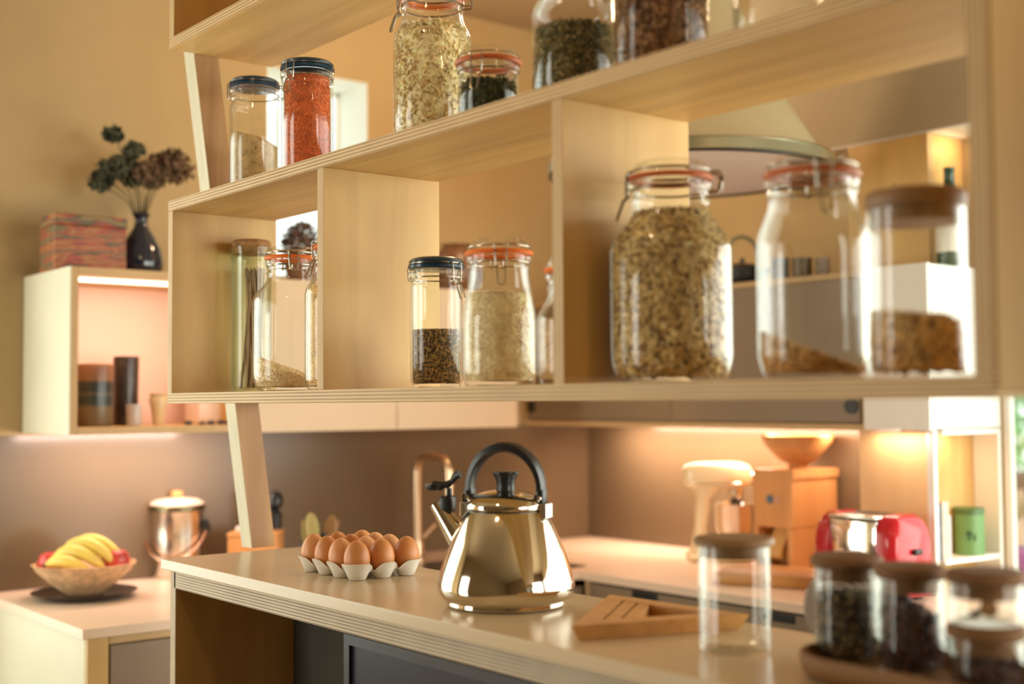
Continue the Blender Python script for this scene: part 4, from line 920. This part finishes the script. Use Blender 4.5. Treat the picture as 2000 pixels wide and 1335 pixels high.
pot('small_cup', 247, 277, 789, -3.30, CYL, M('grey_white_glaze', (.50, .46, .44), .3), 'small grey white cup before the tall beaker', 'cup')
pot('small_vase', 291, 328, 768, -3.34, [(0, 0), (.5, 0), (.55, .05), (.75, .5), (1, .8), (.85, .9), (.95, 1), (.8, .98), (.6, .5), (0, .4)], M('cream_glaze', (.66, .50, .28), .3), 'small cream waisted vase in the lit cabinet', 'vase')
Pa = at(374, 800, X=-3.45)[0]; Pb = at(440, 800, X=-3.45)[0]
tag(mk('white_canister', box((-3.50, Pa.y, zi), (-3.40, Pb.y, zi+.16), .006), M('white_glow_canister', (.86, .76, .68), .4), None), 'white box-shaped canister behind the pebbles in the lit cabinet', 'canister')
for k, (px_, s_) in enumerate([(368, .012), (395, .010), (412, .012), (432, .013), (446, .010)]):
    q = at(px_, 826, X=-3.29)[0]
    o = mk('pebble', lathe([(0, 0), (s_*.8, s_*.1), (s_, s_*.5), (s_*.7, s_*.95), (0, s_*1.05)], 14), C('pebble_stone_%s' % 'abcde'[k], (.04, .04, .045)), None, True, (-3.29, q.y, zi))
    tag(o, 'dark pebble in the lit cabinet, %s from its left end of the row' % ['first', 'second', 'third', 'fourth', 'fifth'][k], 'pebble', 'dark pebbles along the lit shelf')
# potted plant in the window behind the first bay
P_ = at(590, 478, X=-3.42)[0]
pp = thing('potted_plant', 'small dark potted plant in front of the left window, behind the first bay', 'plant', (-3.42, P_.y, zw))
mk('pot', lathe([(0, 0), (.04, 0), (.055, .07), (.052, .075), (.045, .06), (0, .06)], 28), C('terracotta_brown', (.20, .09, .05)), pp)
mk('foliage', leaf_cloud((0, 0, .13), (.065, .065, .07), 500, .012, 77), M('plant_leaf', (.13, .075, .05), .7, var=.4), pp, False)
# brown pot seen beside the second divider
P_ = at(1052, 500, X=-3.42)[0]
tag(mk('brown_pot', lathe([(0, 0), (.05, 0), (.085, .06), (.075, .13), (.05, .16), (.055, .17), (.04, .165), (0, .03)], 32), C('brown_glaze', (.16, .07, .03), .3, .35), None, True, (-3.42, 2.50, zw)), 'round brown pot on the cream cabinet, left of the second divider', 'pot')

# ------------------------------------------------------------------ things on the back cabinets
zg = 1.7524
P_ = at(1450, 550, Y=3.03)[0]
tk = thing('iron_teapot', 'black cast-iron teapot with ring handle on the taupe cabinet, between the two largest jars', 'teapot', (P_.x, 3.03, zg))
mk('pot_body', lathe([(0, 0), (.040, 0), (.060, .012), (.068, .035), (.062, .058), (.040, .070), (0, .072)], 32), M('cast_iron', (.012, .014, .014), .5), tk)
mk('lid_knob', lathe([(0, .07), (.006, .072), (.010, .085), (.004, .092), (0, .093)], 16), M('iron_knob', (.09, .10, .06), .4), tk)
mk('ring_handle', tube([wdir*(.053*math.cos(PI*k/16*1.1-.157))+Vector((0, 0, .085+.072*math.sin(PI*k/16*1.1-.157))) for k in range(17)], .0065, 10), M('olive_iron', (.16, .15, .08), .45), tk)
mk('spout', tube([wdir*.060+Vector((0, 0, .035)), wdir*.085+Vector((0, 0, .060))], [.012, .007], 10), M('cast_iron_spout', (.012, .014, .014), .5), tk)
for k, (a, b, cl, lb) in enumerate([(1506, 1541, (.14, .15, .15), 'blue grey'), (1546, 1586, (.16, .115, .07), 'brown'), (1592, 1620, (.24, .17, .11), 'tan')]):
    P, t = at((a+b)/2, 504, Y=3.0); R = (b-a)/2*t/FPX
    tag(mk('stoneware_cup', lathe([(0, 0), (R*.8, 0), (R, .02), (R, P.z-zg), (R*.9, P.z-zg), (R*.85, .012), (0, .01)], 24), C('cup_glaze_%s' % 'abc'[k], cl, .3, .4), None, True, (P.x, 3.0, zg)), '%s stoneware cup on the taupe cabinet behind the nearly empty jar' % lb, 'cup', 'stoneware cups on the taupe cabinet')
q = at(1890, 545, Y=3.02)[0]
wb = thing('wine_bottle', 'green glass bottle with white label standing on the white end cabinet', 'bottle', (-1.944, 3.062, 1.7545))
BG = M('dark_green_glass', (.02, .06, .025), .1, var=.2)
mk('bottle_glass', lathe([(0, 0), (.034, 0), (.037, .006), (.037, .15), (.030, .175), (.015, .20), (.0135, .26), (.015, .262), (.015, .27), (0, .27)], 32), BG, wb)
mk('label', lathe([(.0373, .04), (.0376, .045), (.0376, .125), (.0373, .13)], 32), M('paper_label', (.80, .78, .70), .7), wb)

# ------------------------------------------------------------------ back counter: mixer, mill, toaster, board
# stand mixer (side on: head towards the right)
P_, t_ = at(1388, 1093, Z=ZT); mxc = Vector((P_.x, P_.y, zc0)); u = t_/FPX
CRM = M('cream_enamel_mixer', (.84, .70, .44), .25, var=.02, coat=.5)
mx_ = thing('stand_mixer', 'cream stand mixer with steel bowl on the back counter', 'mixer', mxc, math.atan2(wdir.y, wdir.x))
def ell(cx, cz, rx, ry, rz, n=28, k=16, sq=3.6):
    V, Fc = [], []
    for j in range(k+1):
        th_ = PI*j/k-PI/2; ct, st = math.cos(th_), math.sin(th_)
        for i in range(n):
            a = 2*PI*i/n; f = lambda v: math.copysign(abs(v)**(2/sq), v)
            V.append((cx+rx*f(st), ry*f(ct)*f(math.cos(a)), cz+rz*f(ct)*f(math.sin(a))))
    for j in range(k):
        for i in range(n): l = (i+1) % n; Fc.append([j*n+i, j*n+l, (j+1)*n+l, (j+1)*n+i])
    return V, Fc
def px(n): return n*u
mk('base', box((-px(45), -.075, 0), (px(75), .075, .022), .010), CRM, mx_)
V, Fc = [], []
for (zz, xa, xb, yw) in ((.020, -px(42), px(2), .055), (.05, -px(36), -px(6), .042), (.10, -px(30), -px(8), .036), (px(120), -px(28), px(0), .042), (px(150), -px(34), px(30), .050)):
    n = 16
    for i in range(n):
        a = 2*PI*i/n; f = lambda v: math.copysign(abs(v)**.7, v); V.append(((xa+xb)/2+(xb-xa)/2*f(math.cos(a)), yw*f(math.sin(a)), zz))
for j in range(4):
    for i in range(16): l = (i+1) % 16; Fc.append([j*16+i, j*16+l, (j+1)*16+l, (j+1)*16+i])
mk('column', (V, Fc), CRM, mx_, sharp=60)
mk('head', ell(px(14), px(164), px(68), .058, px(27)), CRM, mx_, sharp=80)
mk('trim_band', ell(px(14), px(150), px(64), .0592, px(3.5)), STEEL, mx_, sharp=80)
mk('attachment_hub', xf(lathe([(0, 0), (.020, 0), (.022, .012), (0, .014)], 20), Matrix.Translation((px(80), 0, px(160))) @ Matrix.Rotation(PI/2, 4, 'Y')), CHROME, mx_)
mk('beater_shaft', lathe([(0, px(100)), (.012, px(100)), (.022, px(118)), (.026, px(140)), (0, px(140))], 20, px(52), 0), STEEL, mx_)
rb = px(40)
bo = mk('mixing_bowl', lathe([(0, .024), (rb*.5, .024), (rb*.55, .034), (rb*.85, .060), (rb, .105), (rb*1.02, px(108)), (rb*1.06, px(110)), (rb*.98, px(108)), (rb*.8, .065), (0, .040)], 40, px(50), 0), CHROME, mx_)
mk('bowl_handle', tube([(px(50)+rb, -.01, px(100)), (px(50)+rb+.025, -.02, px(90)), (px(50)+rb+.02, -.02, .06), (px(50)+rb*.9, -.01, .055)], .005, 8), CHROME, bo)
# grain mill
A0 = at(1471, 1103, Z=ZT)[0]; gm = thing('grain_mill', 'wooden grain mill with round hopper on the back counter, right of the mixer', 'mill', (-2.60, 2.985, zc0))
mw = .145; md = .20
uz = at(1545, 918, Y=2.985)[0].z-ZT
x0m = at(1471, 1000, Y=2.985)[0].x+2.60; x1m = at(1547, 1000, Y=2.985)[0].x+2.60; md = .215
mk('mill_case', join(box((x0m, 0, uz*.42), (x1m, md, uz), .004), box((x0m, 0, 0), (x0m+.018, md, uz*.42-.0003)), box((x1m-.018, 0, 0), (x1m, md, uz*.42-.0003)), box((x0m+.018, md*.45, 0), (x1m-.018, md, uz*.42-.0003)), box((x0m+.018, 0, 0), (x1m-.018, md*.45, .012))), BEECH, gm, False)
mk('flour_chute', xf(box((-.030, -.012, -.05), (.030, .012, .05), .003), Matrix.Translation(((x0m+x1m)/2, .030, uz*.26)) @ Matrix.Rotation(-.6, 4, 'X')), M('beech_light', (.74, .46, .17), .4), gm, False)
mk('case_edge', box((x1m+.0005, -.001, uz-.028), (x1m+.006, md+.001, uz-.001), .002), BEECH, gm, False)
xm = (x0m+x1m)/2+.02
hb_ = at(1552, 850, Y=3.08)[0].z-ZT; hr_ = 138/2*3.95/FPX
mk('hopper', lathe([(0, uz+.001), (.030, uz+.001), (.032, uz+.016), (.050, uz+.022), (hr_*.72, uz+(hb_-uz)*.50), (hr_*.95, uz+(hb_-uz)*.80), (hr_, hb_), (hr_*.95, hb_+.001), (hr_*.85, uz+(hb_-uz)*.80), (hr_*.4, uz+.035), (0, uz+.03)], 48, xm, md*.45), BEECH, gm)
for dx, cl, lb in ((-.008, (.10, .16, .22), 'round blue badge'), (.020, (.62, .33, .22), 'round pinkish badge')):
    o = mk('badge', xf(lathe([(0, .003), (.011, .003), (.0135, 0)], 24), Matrix.Translation(((x0m+x1m)/2+dx, -.001, uz*.70)) @ Matrix.Rotation(PI/2, 4, 'X')), M('badge_%d' % int(cl[2]*100), cl, .4), gm); o['label'] = lb
# toaster
tX = at(1610, 1095, Y=3.10)[0]
to = thing('toaster', 'glossy red toaster with chrome side panel on the back counter', 'toaster', (-2.30, 2.70, zc0), 0)
RED = M('red_enamel', (.55, .012, .022), .2, var=.03, coat=.2)
xa = at(1620, 1050, Y=2.70)[0].x+2.30; xb = at(1712, 1050, Y=2.70)[0].x+2.30; zt2 = at(1740, 1008, Y=2.74)[0].z-ZT; xc = at(1752, 1050, Y=2.70)[0].x+2.30
mk('chrome_panel', box((xa, 0, .014), (xb, .15, zt2*.94), .006), CHROME, to)
mk('top_plate', box((xa-.002, -.004, zt2*.945), (xb+.002, .155, zt2), .004), STEEL, to)
def endcap(x0_, x1_):
    V, Fc = [], []; n = 20; K = 6
    prof = []
    for i in range(n+1):
        a = PI*i/n; f = lambda v: math.copysign(abs(v)**.55, v); prof.append((.075-.084*f(math.cos(a)), zt2*.40+zt2*.62*f(math.sin(a))))
    prof = [(prof[0][0], .012)]+prof+[(prof[-1][0], .012)]; m = len(prof)
    xs = [(x0_, 1), (x0_+(x1_-x0_)*.55, 1), (x0_+(x1_-x0_)*.85, .94), (x1_, .80)]
    for x_, s in xs:
        for (y_, z_) in prof: V.append((x_, .075+(y_-.075)*s, .012+(z_-.012)*s))
    for j in range(len(xs)-1):
        for i in range(m-1): Fc.append([j*m+i, j*m+i+1, (j+1)*m+i+1, (j+1)*m+i])
        Fc.append([j*m+m-1, j*m, (j+1)*m, (j+1)*m+m-1])
    Fc.append([3*m+i for i in range(m)]); Fc.append(list(range(m))[::-1]); return V, Fc
mk('end_cap', endcap(xb+.001, xc), RED, to, sharp=60); mk('end_cap', endcap(xa-.001, xa-.050), RED, to, sharp=60)
mk('lever', box((xc+.001, .060, zt2*.55), (xc+.013, .090, zt2*.62), .003), BLACK, to)
for yy in (.045, .095): mk('slot', box((xa+.01, yy, zt2+.0002), (xb-.01, yy+.022, zt2+.001)), BLACK, to, False)
mk('foot', join(*[box((x_, y_, 0), (x_+.02, y_+.02, .0115)) for x_ in (xa-.02, xb+.02) for y_ in (.02, .11)]), BLACK, to, False)
# chopping board and a second wooden block
qa = at(1392, 1140, Z=ZT)[0]; qb = at(1592, 1152, Z=ZT)[0]; dv = (qb-qa); ang_ = math.atan2(dv.y, dv.x)
cbd = thing('chopping_board', 'thick wooden chopping board lying on the back counter, behind the empty jar', 'chopping board', (qa.x, qa.y, zc0), ang_)
mk('board_body', box((0, 0, 0), (dv.length, .20, .034), .005), OAKT, cbd); mk('groove', box((.015, .015, .0342), (dv.length-.015, .022, .0348)), ACACIA, cbd, False)
# books and tin in the niche
zn = .9864
def book(y0, y1, hgt, m, m2, label):
    r_ = thing('book', label, 'book', (-1.97, y0, zn), 0, 'books in the niche')
    mk('cover', join(box((0, 0, 0), (.060, .0025, hgt)), box((0, y1-y0-.0025, 0), (.060, y1-y0, hgt)), box((.0575, .0025, 0), (.060, y1-y0-.0025, hgt))), m, r_, False)
    mk('pages', box((.001, .0027, .002), (.0572, y1-y0-.0027, hgt-.002)), m2, r_, False)
PAG = M('book_pages', (.80, .70, .58), .8)
book(2.925, 2.942, at(1840, 985, X=-1.91)[0].z-zn, C('slate_cover', (.14, .16, .20), .3), PAG, 'slate grey book with patterned spine, left in the niche')
book(2.944, 2.972, at(1860, 978, X=-1.91)[0].z-zn, C('cream_cover', (.78, .58, .46), .1), PAG, 'thick cream book beside the slate book in the niche')
book(2.973, 2.982, at(1868, 1005, X=-1.91)[0].z-zn, C('pale_cover', (.62, .60, .64), .1), PAG, 'thin pale book between the cream book and the green tin')
tnY = at(1896, 1040, X=-1.935)[0].y; tnr = 58/2*3.3/FPX; tnh = at(1896, 990, X=-1.935)[0].z-zn
tn = thing('tea_tin', 'green cylindrical tin with a dark scribble in the niche', 'tin', (-1.938, tnY, zn))
mk('tin_body', lathe([(0, 0), (tnr, 0), (tnr, tnh*.86), (0, tnh*.86)], 36), M('green_tin', (.17, .34, .12), .35), tn)
mk('tin_lid', lathe([(tnr*1.02, tnh*.865), (tnr*1.03, tnh*.98), (tnr*.98, tnh), (0, tnh)], 36), M('dark_green_lid', (.08, .16, .05), .35), tn)
sg = []
for k in range(24):
    t = k/23; a = -1.25+.55*t+.12*math.sin(t*9); sg.append(((tnr+.0004)*math.cos(a), (tnr+.0004)*math.sin(a), tnh*(.42+.10*math.sin(t*13))))
mk('scribble', tube(sg, .0013, 5), M('dark_ink', (.02, .07, .03), .5), tn)

# ------------------------------------------------------------------ child outside the glazed doors
def skin_mesh(name, pts, edges, rad, mat, parent, levels=2):
    me = bpy.data.meshes.new(name); me.from_pydata(pts, edges, []); me.materials.append(mat)
    o = link(name, me, parent)
    s = o.modifiers.new('skin', 'SKIN'); s.use_smooth_shade = True
    for i, r in enumerate(rad):
        sv = me.skin_vertices[0].data[i]; sv.radius = (r, r) if not isinstance(r, tuple) else r
    me.skin_vertices[0].data[0].use_root = True
    b = o.modifiers.new('sub', 'SUBSURF'); b.levels = levels; b.render_levels = levels
    return o
hp0 = at(2004, 968, Y=6.0)[0]
SK = M('child_skin', (.72, .42, .30), .5); HR = M('brown_hair', (.16, .08, .04), .7)
pe = thing('person', 'child in a pink and purple striped top seated outside the glazed doors', 'person', (hp0.x, 6.0, -.04), math.atan2(-6, 3.4)+PI/2)
# frame: local -Y faces the camera; seated on a low stool
hz_ = hp0.z+.04
pts = [(0, 0, .42), (0, 0, .52), (0, -.005, .64), (0, 0, .74), (0, 0, hz_-.13), (0, -.01, hz_-.09), (-.09, 0, .72), (-.15, -.02, .60), (-.12, -.13, .50), (.09, 0, .72), (.15, -.02, .60), (.12, -.13, .50),
       (-.07, 0, .40), (-.08, -.24, .42), (-.08, -.26, .22), (-.08, -.25, .05), (-.08, -.33, .03), (.07, 0, .40), (.08, -.24, .42), (.08, -.26, .22), (.08, -.25, .05), (.08, -.33, .03)]
ed = [(0, 1), (1, 2), (2, 3), (3, 4), (4, 5), (3, 6), (6, 7), (7, 8), (3, 9), (9, 10), (10, 11), (0, 12), (12, 13), (13, 14), (14, 15), (15, 16), (0, 17), (17, 18), (18, 19), (19, 20), (20, 21)]
rd = [.10, .095, .10, .085, .040, .040, .045, .036, .026, .045, .036, .026, .07, .055, .045, .032, .030, .07, .055, .045, .032, .030]
skin_mesh('body', pts, ed, rd, SK, pe)
st = bpy.data.materials.new('striped_knit'); st.use_nodes = True; nn = st.node_tree
tcx = nn.nodes.new('ShaderNodeTexCoord'); sx = nn.nodes.new('ShaderNodeSeparateXYZ'); nn.links.new(tcx.outputs['Object'], sx.inputs[0]); mu = nn.nodes.new('ShaderNodeMath'); mu.operation = 'MULTIPLY'; mu.inputs[1].default_value = 2*PI/.034
nn.links.new(sx.outputs[2], mu.inputs[0]); sn = nn.nodes.new('ShaderNodeMath'); sn.operation = 'SINE'; nn.links.new(mu.outputs[0], sn.inputs[0]); rx = nn.nodes.new('ShaderNodeValToRGB'); rx.color_ramp.elements[0].position = .25; rx.color_ramp.elements[1].position = .55
rx.color_ramp.elements[0].color = (.20, .07, .24, 1); rx.color_ramp.elements[1].color = (.72, .12, .28, 1); nn.links.new(sn.outputs[0], rx.inputs[0]); nn.links.new(rx.outputs[0], nn.nodes['Principled BSDF'].inputs['Base Color'])
skin_mesh('striped_top', [(0, 0, .44), (0, 0, .52), (0, -.005, .64), (0, 0, .735), (-.10, 0, .72), (-.155, -.02, .60), (-.135, -.09, .53), (.10, 0, .72), (.155, -.02, .60), (.135, -.09, .53)],
          [(0, 1), (1, 2), (2, 3), (3, 4), (4, 5), (5, 6), (3, 7), (7, 8), (8, 9)], [.115, .112, .115, .098, .055, .046, .036, .055, .046, .036], st, pe)
skin_mesh('trousers', [(0, 0, .42), (-.07, 0, .40), (-.08, -.24, .42), (-.08, -.26, .22), (-.08, -.255, .09), (.07, 0, .40), (.08, -.24, .42), (.08, -.26, .22), (.08, -.255, .09)],
          [(0, 1), (1, 2), (2, 3), (3, 4), (0, 5), (5, 6), (6, 7), (7, 8)], [.112, .085, .068, .056, .046, .085, .068, .056, .046], M('navy_trousers', (.06, .07, .14), .8), pe)
def headv(s=1, back=0):
    V, Fc = ell(0, 0, .092*s, .088*s, .108*s, 24, 16, 2.1)
    return V, Fc
hv, hf = lathe([(.092*math.sin(PI*k/20)*(1-.18*max(0, math.cos(PI*k/20))*1.0), -.112*math.cos(PI*k/20)) for k in range(21)], 28)
hv = [Vector((x, y*1.08-.012*math.exp(-((x/.018)**2+((z+.012)/.03)**2))*(1 if y < 0 else 0), z+hz_)) for x, y, z in hv]
hd_ = mk('head', (hv, hf), SK, pe, sharp=80)
mk('hair', ([Vector((v.x*1.10, v.y*1.10+.012, hz_+(v.z-hz_)*1.08+.004)) for v in hv if True], [f for f in hf if min(hv[i].z for i in f) > hz_-.01 or max(hv[i].y for i in f) > .035 and min(hv[i].y for i in f) > .0]), HR, pe, sharp=80)
for s in (-1, 1):
    mk('eye', xf(lathe([(0, -.009), (.009, 0), (0, .009)], 12), Matrix.Translation((s*.034, -.088, hz_+.002))), M('eye_dark_%d' % s, (.04, .03, .02), .3), hd_)
    mk('ear', xf(lathe([(0, -.020), (.010, -.010), (.012, .008), (0, .020)], 12), Matrix.Translation((s*.090, .005, hz_))), SK, hd_)
    for k in range(5):
        a = (-.9, -.4, -.1, .2, .5)[k]; L = (.030, .042, .046, .042, .034)[k]; b0 = Vector((s*(.120-.010), -.160, .495)); d0 = Vector((math.sin(a)*.6-s*.3, -math.cos(a), -.35)).normalized()
        mk('finger', tube([b0-d0*.03, b0+d0*L*.5, b0+d0*L+Vector((0, 0, -.010))], [.010, .0075, .0055], 6), SK, pe)
mk('mouth', tube([(-.018, -.087, hz_-.048), (0, -.094, hz_-.050), (.018, -.087, hz_-.048)], .004, 6), M('lips', (.55, .2, .17), .5), hd_)
stl = thing('garden_stool', 'low wooden stool on the lawn under the seated child', 'stool', (hp0.x, 6.0, -.04))
mk('seat', lathe([(0, .27), (.15, .27), (.155, .285), (.15, .30), (0, .30)], 28), OAKT, stl)
for k in range(4):
    a = PI/4+PI/2*k; mk('leg', tube([(.11*math.cos(a), .11*math.sin(a), .27), (.14*math.cos(a), .14*math.sin(a), 0)], [.016, .013], 8), OAKT, stl)

# ------------------------------------------------------------------ ceiling lamps (seen only as highlights; the middle one added to light the wall)
for i, (x, y) in enumerate([(-1.2, .35), (-2.78, 2.25), (.5, .9)]):
    cl = thing('ceiling_lamp', ['warm ceiling lamp in front of the bar', 'added unseen lamp brightening the left wall, between bar and back counter', 'warm ceiling lamp near the right of the bar'][i], 'lamp', (x, y, 2.62), 0, 'ceiling lamps')
    mk('shade', lathe([(.03, .14), (.035, .10), (.09, .02), (.10, 0), (.095, .0), (.03, .09)], 28), M('lamp_shade_%s' % 'abc'[i], (.6, .5, .35), .5), cl)
    mk('bulb', lathe([(0, -.045), (.015, -.042), (.026, -.028), (.028, -.012), (.018, .01), (0, .02)], 20, z0=-.0), M('bulb_glow_%s' % 'abc'[i], (1, .70, .40), .5, emit=25, var=0), cl)
for l in bpy.data.objects:
    if l.name.startswith('ceiling_lamp_light'): l.location.z = 2.52
S.cycles.max_bounces = 12; S.cycles.transparent_max_bounces = 32; S.cycles.sample_clamp_indirect = 6
